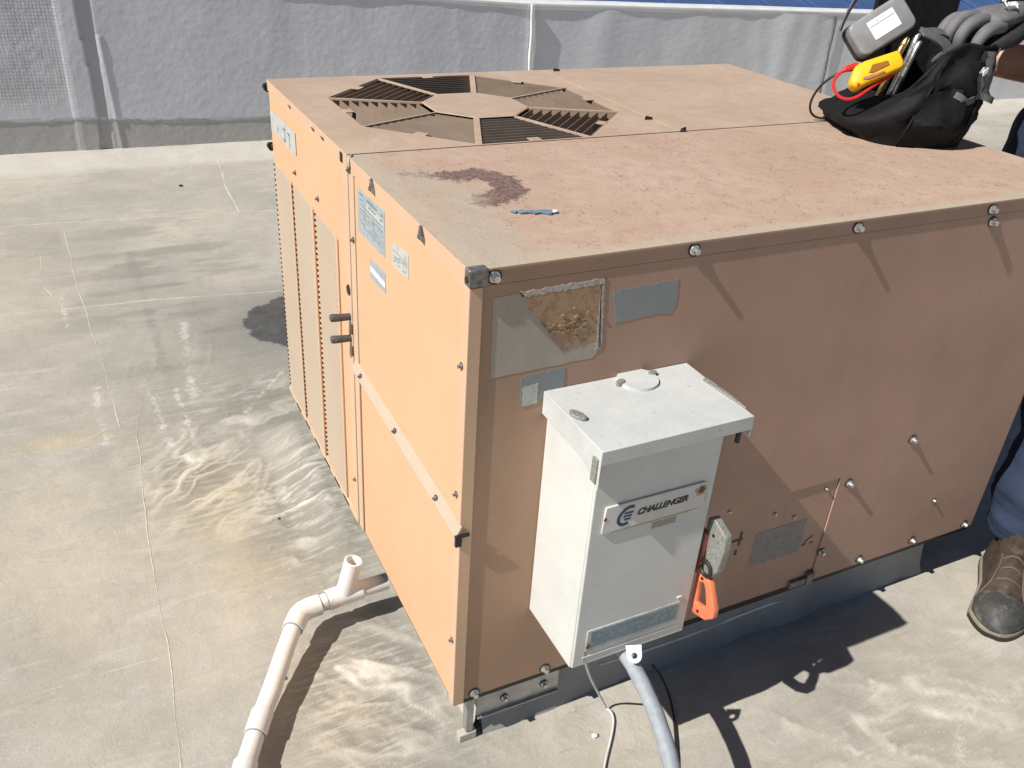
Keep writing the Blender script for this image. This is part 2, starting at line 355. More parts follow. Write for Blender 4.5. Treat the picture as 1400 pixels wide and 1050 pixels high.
def finish(me, smooth=35):
    if smooth:
        me.polygons.foreach_set('use_smooth', [True]*len(me.polygons)); me.set_sharp_from_angle(angle=R(smooth))
def place(name, me, parent=None, **props):
    n = len(me.vertices); co = np.empty(n*3, np.float32); me.vertices.foreach_get('co', co); co = co.reshape(-1, 3)
    lo, hi = co.min(0), co.max(0); org = np.array([(lo[0]+hi[0])/2, (lo[1]+hi[1])/2, lo[2]], np.float32)
    me.vertices.foreach_set('co', (co-org).ravel()); me.update()
    return link(name, me, Vector(org.tolist()), parent, **props)
def link(name, data, org, parent=None, **props):
    o = bpy.data.objects.new(name, data); COL.objects.link(o)
    WORLD[o.name] = Vector(org); o.location = Vector(org)
    if parent is not None: o.parent = parent; o.location = Vector(org)-WORLD[parent.name]
    for k, v in props.items(): o[k] = v
    return o
def thing(name, label, cat, loc, group=None):
    o = link(name, None, loc); o['label'] = label; o['category'] = cat; o.empty_display_size = 0.1
    if group: o['group'] = group
    return o
def text_mb(txt, size, origin, ex, ey, depth, shear=0.0, offset=0.0, space=1.0):
    cu = bpy.data.curves.new('lettering', 'FONT'); cu.body = txt; cu.size = 1; cu.shear = shear; cu.offset = offset
    cu.space_character = space; cu.extrude = 0.02; cu.resolution_u = 4
    ob = bpy.data.objects.new('lettering', cu); COL.objects.link(ob)
    bpy.context.view_layer.update(); dg = bpy.context.evaluated_depsgraph_get()
    me = bpy.data.meshes.new_from_object(ob.evaluated_get(dg)); bpy.data.objects.remove(ob)
    ex = Vector(ex).normalized(); ey = Vector(ey).normalized(); ez = ex.cross(ey)
    xs = [v.co.x for v in me.vertices]; x0, x1 = min(xs), max(xs)
    k = size/(x1-x0)
    mb = MB(); mb.add([Vector(origin)+ex*(v.co.x-x0)*k+ey*v.co.y*k+ez*(depth*(1 if v.co.z > 0 else -1)) for v in me.vertices],
                      [tuple(p.vertices) for p in me.polygons])
    bpy.data.meshes.remove(me); return mb

# numpy value noise
def _h(ix, iy, s):
    a = (ix.astype(np.int64)*374761393 + iy.astype(np.int64)*668265263 + s*1442695041) & 0x7fffffff
    a = ((a ^ (a >> 13))*1274126177) & 0x7fffffff
    return ((a ^ (a >> 16)) & 0xffff)/65535.0
def vn(x, y, s=0):
    ix, iy = np.floor(x), np.floor(y); fx, fy = x-ix, y-iy
    fx = fx*fx*fx*(fx*(fx*6-15)+10); fy = fy*fy*fy*(fy*(fy*6-15)+10)
    return (_h(ix, iy, s)*(1-fx)+_h(ix+1, iy, s)*fx)*(1-fy)+(_h(ix, iy+1, s)*(1-fx)+_h(ix+1, iy+1, s)*fx)*fy
def fbm(x, y, s=0, o=4):
    r = 0; a = 0.5; t_ = 0
    for i in range(o): r = r+a*vn(x*2**i, y*2**i, s+i*17); t_ += a; a *= 0.5
    return r/t_
def ridge(x, y, s=0, k=2.6): return np.clip(1-np.abs(2*fbm(x, y, s, 3)-1)*k, 0, 1)
def sstep(a, b, x): q = np.clip((x-a)/(b-a), 0, 1); return q*q*(3-2*q)
def gauss(x, y, cx, cy, rx, ry): return np.exp(-((x-cx)/rx)**2-((y-cy)/ry)**2)
def seg_dist(x, y, pts):
    d = np.full(np.shape(x), 1e9)
    for (ax, ay), (bx, by) in zip(pts[:-1], pts[1:]):
        vx, vy = bx-ax, by-ay; q = np.clip(((x-ax)*vx+(y-ay)*vy)/(vx*vx+vy*vy), 0, 1)
        d = np.minimum(d, np.hypot(x-ax-q*vx, y-ay-q*vy))
    return d
def grid_mesh(name, X, Y, Z, mat, attrs=None, smooth=60):
    ny, nx = X.shape; me = bpy.data.meshes.new(name)
    co = np.stack([X, Y, Z], -1).reshape(-1, 3).astype(np.float32)
    i = np.arange(ny*nx).reshape(ny, nx)
    q = np.stack([i[:-1, :-1], i[:-1, 1:], i[1:, 1:], i[1:, :-1]], -1).reshape(-1, 4)
    me.vertices.add(len(co)); me.vertices.foreach_set('co', co.ravel())
    me.loops.add(q.size); me.loops.foreach_set('vertex_index', q.ravel().astype(np.int32))
    me.polygons.add(len(q)); me.polygons.foreach_set('loop_start', np.arange(0, q.size, 4, dtype=np.int32))
    me.update(calc_edges=True); me.polygons.foreach_set('use_smooth', np.ones(len(q), bool))
    for k, a in (attrs or {}).items():
        at = me.attributes.new(k, 'FLOAT', 'POINT'); at.data.foreach_set('value', a.reshape(-1).astype(np.float32))
    me.materials.append(mat); return me
def wall_y(x): return 4.36-0.02*x
def wall_z(x): return np.where(x > 2.3, np.clip(0.812-0.020*(x-2.3), 0.62, 0.93), np.clip(0.812-0.05*(x-2.3), 0.6, 0.98))

# ------------------------------------------------------------------ roof surface
def crest_fields(x, y):
    """wrinkles of the coated membrane: height and how much crest"""
    wx = fbm(x*5, y*5, 3)-0.5; wy = fbm(x*5, y*5, 9)-0.5
    def dirn(ang, along, across, s, warp=0.10):
        c, n_ = math.cos(ang), math.sin(ang)
        u_ = (x+warp*wx)*c+(y+warp*wy)*n_; v_ = -(x+warp*wx)*n_+(y+warp*wy)*c
        return ridge(u_*along, v_*across, s, 3.7)*(0.55+0.75*fbm(x*19, y*19, s+7))
    a = gauss(x, y, -0.06, 0.86, 0.22, 0.34)*np.maximum(dirn(R(5), 4.5, 17, 21), dirn(R(-4), 9, 36, 23)*0.7)
    a2 = gauss(x, y, -0.28, 1.12, 0.19, 0.32)*np.maximum(dirn(R(48), 3.2, 14, 31), dirn(R(40), 6, 26, 33)*0.8)
    b = gauss(x, y, -0.09, 0.20, 0.19, 0.26)*np.maximum(dirn(R(-42), 4.5, 15, 41)*1.1, dirn(R(-36), 9, 30, 43)*0.6)
    c = gauss(x, y, 0.95, -0.30, 0.6, 0.30)*np.maximum(dirn(R(-38), 3.0, 10, 51)*0.9, dirn(R(-30), 7, 24, 53)*0.7)
    d = gauss(x, y, -0.05, 1.42, 0.35, 0.22)*dirn(R(18), 2.6, 11, 61)*0.9
    e = gauss(x, y, -0.28, 1.75, 0.22, 0.5)*dirn(R(70), 2.4, 12, 71)*0.5
    return np.maximum.reduce([a, a2*1.1, b, c, d, e])
def roof_h(x, y):
    h = 0.010*(fbm(x*0.9, y*0.9, 5)-0.5)+0.005*(fbm(x*4, y*4, 6)-0.5)
    near = gauss(x, y, 0.0, 0.6, 1.4, 1.6)
    h = h+near*0.0068*crest_fields(x, y)
    h = h+near*0.0030*(fbm(x*17, y*17, 8)-0.5)
    h = h+0.05*sstep(-0.13, 0.0, x)*sstep(1.32, 1.22, y)*sstep(0.45, 0.9, y)*(x < 0.3)
    dw = wall_y(x)-y
    h = h+0.035*sstep(0.34, 0.02, dw)
    return h
def axis(parts):
    a = []
    for lo, hi, st in parts: a += list(np.arange(lo, hi, st))
    a.append(parts[-1][1]); return np.array(a)
ax = axis([(-30, -4, 2.0), (-4, -1.2, 0.1), (-1.2, 0.12, 0.0055), (0.12, 1.35, 0.016), (1.35, 2.0, 0.03), (2.0, 7.6, 0.1), (7.6, 30, 1.6)])
ay = axis([(-25, -2, 1.5), (-2, -0.7, 0.06), (-0.7, 1.7, 0.0065), (1.7, 2.6, 0.011), (2.6, 4.39, 0.02)])
X, Y = np.meshgrid(ax, ay)
Y = np.where(Y > 3.0, 3.0+(Y-3.0)*(wall_y(X)+0.02-3.0)/(4.39-3.0), Y)
Z = roof_h(X, Y)
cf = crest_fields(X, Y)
shade_zone = np.maximum.reduce([gauss(X, Y, -0.06, 0.86, 0.24, 0.38), gauss(X, Y, -0.28, 1.12, 0.22, 0.36)*0.9, gauss(X, Y, -0.09, 0.20, 0.22, 0.28)*1.1, gauss(X, Y, 0.95, -0.30, 0.6, 0.22)*0.34, gauss(X, Y, 0.0, 1.42, 0.40, 0.26)*0.9, gauss(X, Y, -0.28, 1.75, 0.2, 0.4)*0.45])
pud = [(0.05, 2.17), (-0.01, 2.06), (-0.02, 1.95), (0.03, 1.84), (0.12, 1.75)]
ang = np.hypot((X-0.24)/0.27, (Y-1.99)/0.25)
wet = 1.0-ang*0.5+0.10*(fbm(X*7, Y*7, 77)-0.5)+0.02*(fbm(X*22, Y*22, 78)-0.5)
wet = np.maximum(wet, 0.0)*gauss(X, Y, 0.2, 2.0, 0.8, 0.7)
yel = (gauss(X, Y, -0.27, 1.02, 0.13, 0.26)+gauss(X, Y, -0.24, 0.70, 0.13, 0.16)*0.8+gauss(X, Y, -0.16, 0.16, 0.16, 0.2)*0.55
       + gauss(X, Y, -0.62, 1.42, 0.2, 0.05)*0.8+gauss(X, Y, -0.75, 0.9, 0.25, 0.5)*0.35+gauss(X, Y, -0.75, 2.7, 0.3, 0.8)*0.35+gauss(X, Y, 1.05, -0.42, 0.35, 0.2)*0.35)*(0.3+1.1*fbm(X*9, Y*9, 13))
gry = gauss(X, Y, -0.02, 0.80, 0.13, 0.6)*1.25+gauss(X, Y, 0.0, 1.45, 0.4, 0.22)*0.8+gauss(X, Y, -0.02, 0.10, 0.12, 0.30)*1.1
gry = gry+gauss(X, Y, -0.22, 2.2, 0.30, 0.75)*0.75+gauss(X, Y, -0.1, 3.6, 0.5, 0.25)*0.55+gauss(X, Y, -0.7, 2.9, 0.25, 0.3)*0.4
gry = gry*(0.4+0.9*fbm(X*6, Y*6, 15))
silt = np.clip((fbm(X*3, Y*13, 19)-0.50)*6, 0, 1)*gauss(X, Y, -0.2, 2.5, 0.42, 1.0)*0.9
silt = silt+0.45*sstep(0.0, 0.006, 0.11-np.abs(X+0.68))*sstep(0.0, 0.006, 0.18-np.abs(Y-3.1))*fbm(X*9, Y*9, 24)+0.4*np.exp(-((X+0.30+0.02*fbm(X*3, Y*3, 2))/0.02)**2)*sstep(1.5, 1.7, Y)*sstep(3.2, 2.6, Y)
silt = silt+gauss(X, Y, -0.10, 1.42, 0.14, 0.05)*0.8+gauss(X, Y, 0.02, 1.30, 0.10, 0.08)*0.5
silt = silt+0.55*gauss(X, Y, -0.18, 0.78, 0.06, 0.09)+0.4*np.clip(1-np.abs(cf-0.25)*5, 0, 1)*gauss(X, Y, -0.1, 0.7, 0.4, 0.9)  # wrinkle flanks darkened too, beside the silt patches
scf = 0
for pts, wd in (([(-0.20, 2.12), (-0.23, 1.80), (-0.25, 1.55)], 0.03), ([(-0.37, 1.6), (-0.36, 1.3)], 0.02),
                ([(-0.53, 1.72), (-0.53, 1.38)], 0.02), ([(-0.60, 2.5), (-0.59, 2.2)], 0.02), ([(-0.3, 1.62), (-0.29, 1.27)], 0.014),
                ([(0.05, 1.62), (-0.12, 1.40)], 0.015), ([(1.05, -0.28), (1.22, -0.40)], 0.012), ([(0.95, -0.44), (1.0, -0.40)], 0.015)):
    scf = np.maximum(scf, 1-seg_dist(X, Y, pts)/wd*0.6)
scf = np.clip(scf, 0, 1)*(0.2+0.9*fbm(X*14, Y*14, 23))+0.25*gauss(X, Y, 0.85, -0.33, 0.4, 0.14)+0.45*gauss(X, Y, -0.47, 1.24, 0.10, 0.15)*fbm(X*9, Y*9, 25)
cant = sstep(0.33, 0.24, wall_y(X)-Y)*(0.75+0.25*fbm(X*8, Y*8, 4))
me = grid_mesh('roof', X, Y, Z, M['roof'], dict(shade_zone=shade_zone, crest=cf, wet=wet, yellow=yel, grey=gry, silt=silt, scuff=scf, cant=cant))
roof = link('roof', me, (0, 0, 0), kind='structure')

def seam(pts, width, name='roof_seam', h=0.0024):          # bead of caulk lying on the roof
    P_ = [Vector((p[0], p[1], 0)) for p in pts]; fine_ = []
    for a, b in zip(P_[:-1], P_[1:]):
        n = max(2, int((b-a).length/0.012))
        fine_ += [a.lerp(b, i/n) for i in range(n)]
    fine_.append(P_[-1])
    xs = np.array([p.x for p in fine_]); ys = np.array([p.y for p in fine_])
    s0 = random.randrange(1000); arc = np.arange(len(fine_))*0.012
    jx = (fbm(arc*5, arc*0+s0, s0)-0.5)*0.014; wob = np.clip(1.9*fbm(arc*9, arc*0, s0+5)-0.35, 0.08, 1.2)
    rings = []
    for i in range(len(fine_)):
        d = (fine_[min(i+1, len(fine_)-1)]-fine_[max(i-1, 0)]).normalized(); sd_ = Vector((-d.y, d.x, 0))
        c = fine_[i]+sd_*float(jx[i]); wd = 0.7*width*float(wob[i])
        rr = []
        for k, (o_, hh) in enumerate(((-1, -0.0006), (-0.4, h*0.55), (0.4, h*0.55), (1, -0.0006))):
            p = c+sd_*wd*o_*0.5
            rr.append(Vector((p.x, p.y, float(roof_h(np.array([p.x]), np.array([p.y]))[0])+hh*(0.35+0.65*float(wob[i])))))
        rings.append(rr)
    MB().loft(rings, False, False).build(name, M['caulk'], roof, 60)
seam([(-1.4, 3.42), (-0.81, 3.338), (-0.3, 3.30), (0.2, 3.247), (0.45, 3.22)], 0.016)
seam([(-1.3, 2.45), (-0.808, 2.383), (-0.3, 2.34), (0.158, 2.282), (0.6, 2.24)], 0.012)
seam([(0.30, 4.30), (0.27, 4.0), (0.235, 3.6), (0.228, 3.24)], 0.022)
seam([(-0.556, 3.33), (-0.54, 2.6), (-0.50, 1.9), (-0.483, 1.43)], 0.009)
seam([(-0.40, 1.62), (-0.442, 1.367), (-0.47, 0.8), (-0.47, 0.5), (-0.492, 0.172), (-0.50, -0.1)], 0.007)
seam([(-1.0, 0.45), (-0.8, 0.462), (-0.6, 0.475), (-0.49, 0.47)], 0.008)
seam([(-0.66, 2.95), (-0.66, 2.6), (-0.63, 2.5)], 0.010)
seam([(-0.60, 1.40), (-0.45, 1.48), (-0.38, 1.52)], 0.012)
seam([(0.99, -0.46), (0.93, -0.42), (1.03, -0.37)], 0.006)

far = MB().add([(-3000, -3000, -6), (3000, -3000, -6), (3000, 3000, -6), (-3000, 3000, -6)], [(0, 1, 2, 3)]).build('ground', M['far'], kind='structure')

# ------------------------------------------------------------------ parapet wall
sx = np.concatenate([np.arange(-8, -1.3, 0.1), np.arange(-1.3, 2.5, 0.009), np.arange(2.5, 7.2, 0.02), np.arange(7.2, 22, 0.3)])
sz = np.linspace(0.0, 1.0, 96)
XX, ZZ = np.meshgrid(sx, sz); ZZ = ZZ*(wall_z(XX)-0.045)
out = 0.006*(fbm(XX*1.6, ZZ*1.6, 101)-0.5)+0.005*ridge(XX*2.2+0.5*fbm(XX*2, ZZ*2, 104), ZZ*0.7, 102)*fbm(XX*1.1, ZZ*1.1, 103)
out += 0.0016*(fbm(XX*42, ZZ*42, 105)-0.5)
for fx, amp, wd in ((4.42, 0.010, 0.12), (4.62, 0.007, 0.09), (2.85, 0.007, 0.12), (1.55, 0.003, 0.16)):
    out += amp*np.exp(-((XX-fx-0.10*(ZZ-0.4))/wd)**2)
flap = (XX > -0.395)*(XX < -0.305+0.012*np.sin(ZZ*6)); out += 0.006*flap
gap = (XX >= -0.305+0.012*np.sin(ZZ*6))*(XX < -0.245); out -= 0.004*gap
out += 0.005*np.exp(-((XX+0.225-0.05*(0.6-ZZ)*(ZZ < 0.6))/0.012)**2)*(ZZ < 0.62)
out += 0.006*np.exp(-((XX+0.405)/0.008)**2)
strip = 0.75*gap*sstep(0.16, 0.2, ZZ)  # shade of the recessed gap beside the flap, put into the colour
lap = ZZ-(0.165-0.035*XX)-0.02*(fbm(XX*3.1, ZZ*0, 107)-0.5); lap = np.where(XX > 3, ZZ, lap); out -= 0.004*(lap < 0)
scr = sstep(-0.37, -0.55, XX)*sstep(0.24, 0.4, ZZ)
wall = thing('parapet_wall', 'long low parapet wall covered in wrinkled grey white membrane behind the tan unit', 'wall', (2, wall_y(2), 0))
me = grid_mesh('membrane', XX, wall_y(XX)-out, ZZ+0.02, M['wall'], dict(lap=lap, strip=strip, scrim=scr))
link('membrane', me, (0, 0, 0), wall)
MB().prism([(-8, wall_y(-8)+0.02, 0), (22, wall_y(22)+0.02, 0), (22, wall_y(22)+0.14, 0), (-8, wall_y(-8)+0.14, 0)], (0, 0, 0.58)).build('masonry_core', M['coping'], wall)
cp = []
for x in np.arange(-8, 22.01, 0.25):
    y = wall_y(x); j = 0.006*(float(fbm(np.array([x*2.0]), np.array([0.0]), 9)[0])-0.5)
    cp.append([Vector((x, y+dy, z+j)) for dy, z in ((0.0, wall_z(x)-0.043), (-0.008, wall_z(x)-0.025), (-0.004, wall_z(x)-0.008), (0.02, wall_z(x)), (0.14, wall_z(x)), (0.165, wall_z(x)-0.01), (0.165, 0.3))])
MB().loft(cp, False, False).build('coping', M['coping'], wall, 50)
def bead(x, z0, z1, w_, mat, d=0.008):
    pts = [(x+0.018*(z1-z)+0.003*math.sin(z*23), wall_y(x)-0.016, z) for z in np.linspace(z0, z1, 14)]
    MB().ribbon(pts, (0, -1, 0), w_, d).build('membrane_seam', mat, wall, 40)
bead(2.32, 0.05, 0.80, 0.022, M['coping'], 0.022)
bead(4.845, 0.05, 0.72, 0.012, M['darksteel'], 0.010)
# neighbour's roof beyond
nb = thing('neighbouring_roof', 'blue metal roof of the next building beyond the parapet wall', 'roof', (10, 16, -6))
MB().box((6.5, 11, -6), (30, 26, -0.6)).build('wall', M['far'], nb)
MB().prism([(6.2, 10.6, -0.6), (30, 10.6, -0.6), (30, 18, 1.4), (6.2, 18, 1.4)], (0, 0, 0.1)).build('roof_sheet', M['blue_roof'], nb)
for i in range(24):
    x = 6.6+i*1.0
    MB().prism([(x, 10.6, -0.49), (x+0.06, 10.6, -0.49), (x+0.06, 18, 1.51), (x, 18, 1.51)], (0, 0, 0.06)).build('standing_seam', M['blue_roof'], nb)

# ------------------------------------------------------------------ rooftop unit
W, D, ZB, DS, XS, ZT = 1.4452, 1.2705, 0.1386, 0.5889, 0.783, 1.0386
unit = thing('rooftop_air_conditioner', 'large weathered tan packaged rooftop air conditioner with octagonal fan grille', 'air conditioner', (W/2, D/2, 0))
LIP = 0.027
def screw_mesh():
    mb = MB()
    mb.cyl((0, 0, 0), (0, -0.0025, 0), 0.0112, 16, mi=1); mb.cyl((0, -0.0025, 0), (0, -0.0042, 0), 0.0092, 16, 0.0080, mi=0)
    mb.cyl((0, -0.0042, 0), (0, -0.0125, 0), 0.0060, 6, 0.0054, mi=0)
    return mb.mesh('screw', [M['steel'], M['black']], 30)
SCREW = screw_mesh()
def rmesh(me, rot, name):                                  # turned copy of the mesh, made once
    m2 = me.copy(); m2.transform(rot); m2.name = name; return m2
SCREW_L = rmesh(SCREW, Matrix.Rotation(R(-90), 4, 'Z'), 'screw_side')
SCREW_T = rmesh(SCREW, Matrix.Rotation(R(-90), 4, 'X'), 'screw_top')
SMALL_L = rmesh(SCREW_L, Matrix.Scale(0.55, 4), 'small_screw'); SMALL_L.materials[0] = M['darksteel']
def screw(me, p, parent): return link('screw', me, p, parent)

# carcass: dark liners and base
MB().box((0.012, 0.010, ZB+0.01), (W-0.012, DS-0.012, ZT-0.03)).build('inner_casing', M['dark'], unit)
MB().box((XS+0.01, DS-0.012, ZB+0.01), (W-0.012, D-0.012, ZT-0.03)).build('inner_casing', M['dark'], unit)
liner = MB(); liner.box((0.012, DS+0.01, ZB+0.01), (0.02, D-0.012, ZT-0.03)); liner.box((XS-0.01, DS+0.01, ZB+0.01), (XS, D-0.012, ZT-0.03))
liner.box((0.021, D-0.02, ZB+0.01), (XS-0.011, D-0.012, ZT-0.03)); liner.box((0.021, DS+0.01, ZT-0.40), (XS-0.011, D-0.021, ZT-0.39))
liner.box((0.021, DS+0.001, ZB+0.01), (XS-0.011, DS+0.009, ZT-0.03)); liner.build('fan_well', M['dark'], unit)
MB().box((0.004, 0.004, ZB-0.012), (W-0.004, D-0.004, ZB+0.004), 0.001).build('base_pan', M['black'], unit)

# left face, front half
fp = MB(); fp.prism([(-0.001, 0.021, 0.578), (-0.001, 0.549, 0.594), (-0.001, 0.549, 1.008), (-0.001, 0.021, 1.008)], (0.010, 0, 0), 0.0012)
side_up = fp.build('side_panel', M['paint'], unit)
fp = MB(); fp.prism([(0.0005, 0.0215, ZB), (0.0005, 0.5485, ZB), (0.0005, 0.5485, 0.588), (0.0005, 0.0215, 0.572)], (0.010, 0, 0), 0.0012)
side_lo = fp.build('side_panel', M['paint'], unit)
# drip strip
st = MB(); prof = lambda y, z: [(-0.0012, y, z+0.013), (-0.003, y, z+0.010), (-0.0125, y, z-0.010), (-0.012, y, z-0.013), (-0.003, y, z-0.005), (-0.0012, y, z-0.008)]
st.loft([[Vector(q) for q in prof(y, 0.588-(0.57-y)*0.034)] for y in (-0.008, 0.02, 0.2, 0.4, 0.548, 0.572)], True)
drip = st.build('drip_strip', M['strip'], unit, 20)
MB().box((-0.014, -0.012, 0.560), (0.012, -0.008, 0.566)).box((-0.012, -0.010, 0.540), (-0.001, -0.004, 0.560)).build('strip_end', M['black'], drip)
for y, z in ((0.521, 0.586), (0.306, 0.580), (0.091, 0.572)): screw(SMALL_L, (-0.0075, y, z), drip)
# corner flange and posts
MB().box((-0.0025, -0.0035, ZB-0.002), (0.020, 0.0205, 1.0105), 0.0015).build('corner_post', M['lip'], unit)
MB().box((-0.0025, 0.552, ZB), (0.018, 0.583, 1.009), 0.0012).box((-0.0040, 0.5855, ZB), (0.017, 0.617, 1.009), 0.0015).build('corner_post', M['post'], unit)
# left face, coil section with perforated guards
rp = MB(); rp.box((0.0, 0.620, ZB), (0.010, D-0.001, 1.009), 0.0012)
rear = rp.build('coil_panel', M['paint'], unit)
holes = MB()
for k, (y0, y1, yd) in enumerate(((1.085, 1.252, 1.260), (0.885, 1.060, 1.071), (0.690, 0.852, 0.863))):
    MB().box((-0.0030, y0, ZB+0.012), (0.0, y1-0.004, 0.834), 0.0008).build('coil_guard', M['strip'], rear)
    MB().box((-0.0050, y0-0.0105, ZB+0.012), (0.0, y0-0.002, 0.834), 0.002).build('guard_rib', M['post'], rear)
    z = 0.826
    while z > 0.16:
        holes.box((-0.0034, yd-0.0030, z-0.0022), (-0.0003, yd+0.0014, z+0.0020)); z -= 0.0138
    for j in range(16 if k == 2 else 0):                   # rubbed louvre ripples on the nearest guard
        zz = 0.72-j*0.011
        holes.add([], [])
holes.build('perforations', M['dark'], rear, kind='stuff')
for j in range(9):
    MB().box((-0.0042, 0.70, 0.745-j*0.013), (-0.0028, 0.79, 0.7475-j*0.013), 0.0004).build('guard_ripple', M['strip'], rear)
MB().box((-0.0045, 0.60, ZB-0.004), (0.012, D, ZB+0.010), 0.001).build('base_rail', M['post'], unit)
slot = MB()
for y in (0.66, 0.74, 0.83, 0.93, 1.03, 1.13): slot.box((-0.0052, y, ZB-0.003), (-0.004, y+0.05, ZB+0.004))
slot.build('rail_slots', M['dark'], unit, kind='stuff')
for y, z in ((0.831, 0.872), (1.033, 0.871)): screw(SMALL_L, (0, y, z), rear)
for y, z in ((0.560, 0.876), (0.602, 0.26)): screw(SMALL_L, (-0.003, y, z), unit)
for y, z in ((0.014, 0.876), (0.016, 0.632), (0.012, 0.30)): screw(SMALL_L, (-0.002, y, z), unit)
MB().cyl((0, 0.600, 0.751), (-0.0065, 0.600, 0.751), 0.0125, 18, 0.011).build('grommet', M['black'], unit)
for z in (0.690, 0.639):
    MB().tube([(-0.002, 0.597, z), (-0.030, 0.598, z+0.001), (-0.044, 0.599, z+0.002), (-0.047, 0.599, z+0.002)], [0.0075, 0.0085, 0.0088, 0.0070], 16).build('service_valve', M['grey_pipe'], unit)
for z in (0.665, 0.612):
    MB().box((-0.006, 0.585, z-0.012), (-0.003, 0.592, z+0.012), 0.001).build('valve_slot', M['grey_pipe'], unit)
for z, dz in ((1.018, 0), (0.868, 0)):
    MB().cyl((0.0, D+0.006, z), (-0.004, D+0.022, z), 0.012, 12, 0.008).cyl((0.012, D-0.004, z), (0.0, D+0.006, z), 0.008, 10).build('hook_knob', M['black'], unit)

# front face
fr = MB()
fr.prism([(0.0205, 0, 1.0105), (0.0205, 0, ZB+0.004), (0.395, 0, ZB+0.004), (0.395, 0, 0.437), (0.8985, 0, 0.437), (0.8985, 0, ZB+0.004), (W-0.003, 0, ZB+0.004), (W-0.003, 0, 1.0105)][::-1], (0, 0.009, 0), 0.0008)
front = fr.build('front_panel', M['front'], unit)
# a faint pressed crease and oil-canning are in the paint relief; the door is set back behind the sheet
door = MB().box((0.397, 0.0032, ZB+0.006), (0.8965, 0.0085, 0.4355), 0.0008).build('access_panel', M['front'], unit)
MB().box((0.69, 0.0026, 0.25), (0.833, 0.0032, 0.343)).build('sticker', M['stk_grey'], door)
for y0 in (0,):
    for (x, z) in ((0.865, 0.415), (0.60, 0.43), (0.73, 0.385), (0.79, 0.36)):
        link('screw', rmesh(SCREW, Matrix.Scale(0.45, 4), 'tiny_screw'), (x, 0.0032, z), door)
for q in ((0.626, 0.338, 0.655, 0.345), (0.645, 0.325, 0.651, 0.338), (0.645, 0.3452, 0.651, 0.362), (0.640, 0.300, 0.647, 0.314), (0.618, 0.302, 0.624, 0.309), (0.838, 0.262, 0.851, 0.268), (0.863, 0.262, 0.873, 0.266)):
    MB().box((q[0], 0.0026, q[1]), (q[2], 0.0031, q[3])).build('scribble', M['ink'], door)
MB().prism([(0.846, 0.0026, 0.270), (0.868, 0.0026, 0.284), (0.865, 0.0026, 0.287), (0.843, 0.0026, 0.273)], (0, 0.0005, 0)).build('scribble', M['ink'], door)
MB().box((0.83, -0.006, ZB+0.004), (0.893, 0.003, ZB+0.022), 0.0015).box((0.876, -0.009, ZB+0.002), (0.897, 0.003, ZB+0.036), 0.002).build('latch', M['darksteel'], door)
for p in ((1.106, 0.996), (1.091, 0.492), (0.927, 0.416), (1.408, 0.157), (1.22, 0.163), (1.046, 0.159), (0.196, 0.154), (0.042, 0.153)):
    screw(SCREW, (p[0], 0, p[1]), front)
screw(rmesh(SCREW, Matrix.Scale(0.55, 4), 'mid_screw'), (1.249, 0, 0.277), front)
link('screw', rmesh(SCREW, Matrix.Scale(0.9, 4), 'bolt_head'), (0.905, 0, 0.228), front)
# worn labels on the front
def stick(pts, mat, parent, y=-0.0005, name='sticker', **kw):
    return MB().prism([(x, y, z) for x, z in pts][::-1], (0, abs(y)-0.00005, 0)).build(name, mat, parent, 0, **kw)
def ragged(pts, amp, n=14):
    o_ = []
    for i in range(len(pts)):
        a, b = Vector(pts[i]), Vector(pts[(i+1) % len(pts)])
        for k in range(n):
            p = a.lerp(b, k/n); o_.append((p.x+random.uniform(-amp, amp), p.y+random.uniform(-amp, amp)))
    return o_
s1 = stick(ragged([(0.038, 0.990), (0.229, 0.996), (0.237, 0.875), (0.222, 0.857), (0.04, 0.853)], 0.0008), M['stk_film'], front, -0.0004, label='large cloudy film label peeled away at its upper right')
stick(ragged([(0.082, 0.986), (0.222, 0.990), (0.226, 0.888), (0.165, 0.878)], 0.003), M['stk_rust'], s1, -0.0008, 'peeled_patch')
stick(ragged([(0.080, 0.993), (0.229, 0.996), (0.229, 0.986), (0.090, 0.984)], 0.002, 24), M['stk_white'], s1, -0.0011, 'crumbled_edge')
stick(ragged([(0.221, 0.985), (0.229, 0.985), (0.236, 0.88), (0.226, 0.87)], 0.0015, 24), M['stk_white'], s1, -0.0011, 'crumbled_edge')
cr = MB()
for i in range(46):
    x = random.gauss(0.168, 0.022); z = random.gauss(0.925, 0.010); r_ = random.uniform(0.0015, 0.0045)
    cr.prism([(x+r_*math.cos(a)*random.uniform(0.5, 1.6), -0.0012, z+r_*math.sin(a)*random.uniform(0.4, 1.2)) for a in np.linspace(0, 6.28, 7)[:-1]], (0, -random.uniform(0.0006, 0.002), 0))
cr.build('label_crumbs', M['stk_rust'], s1, 0, kind='stuff')
stick(ragged([(0.246, 0.971), (0.369, 0.975), (0.373, 0.932), (0.365, 0.914), (0.340, 0.918), (0.258, 0.914)], 0.0010), M['stk_slate'], front, -0.0006, label='slate grey label with ragged edges')
stick(ragged([(0.093, 0.846), (0.173, 0.849), (0.174, 0.804), (0.095, 0.792)], 0.0012), M['stk_slate'], front, -0.0006)
stick(ragged([(0.098, 0.826), (0.125, 0.828), (0.126, 0.792), (0.099, 0.790)], 0.001), M['stk_pale'], front, -0.0009)
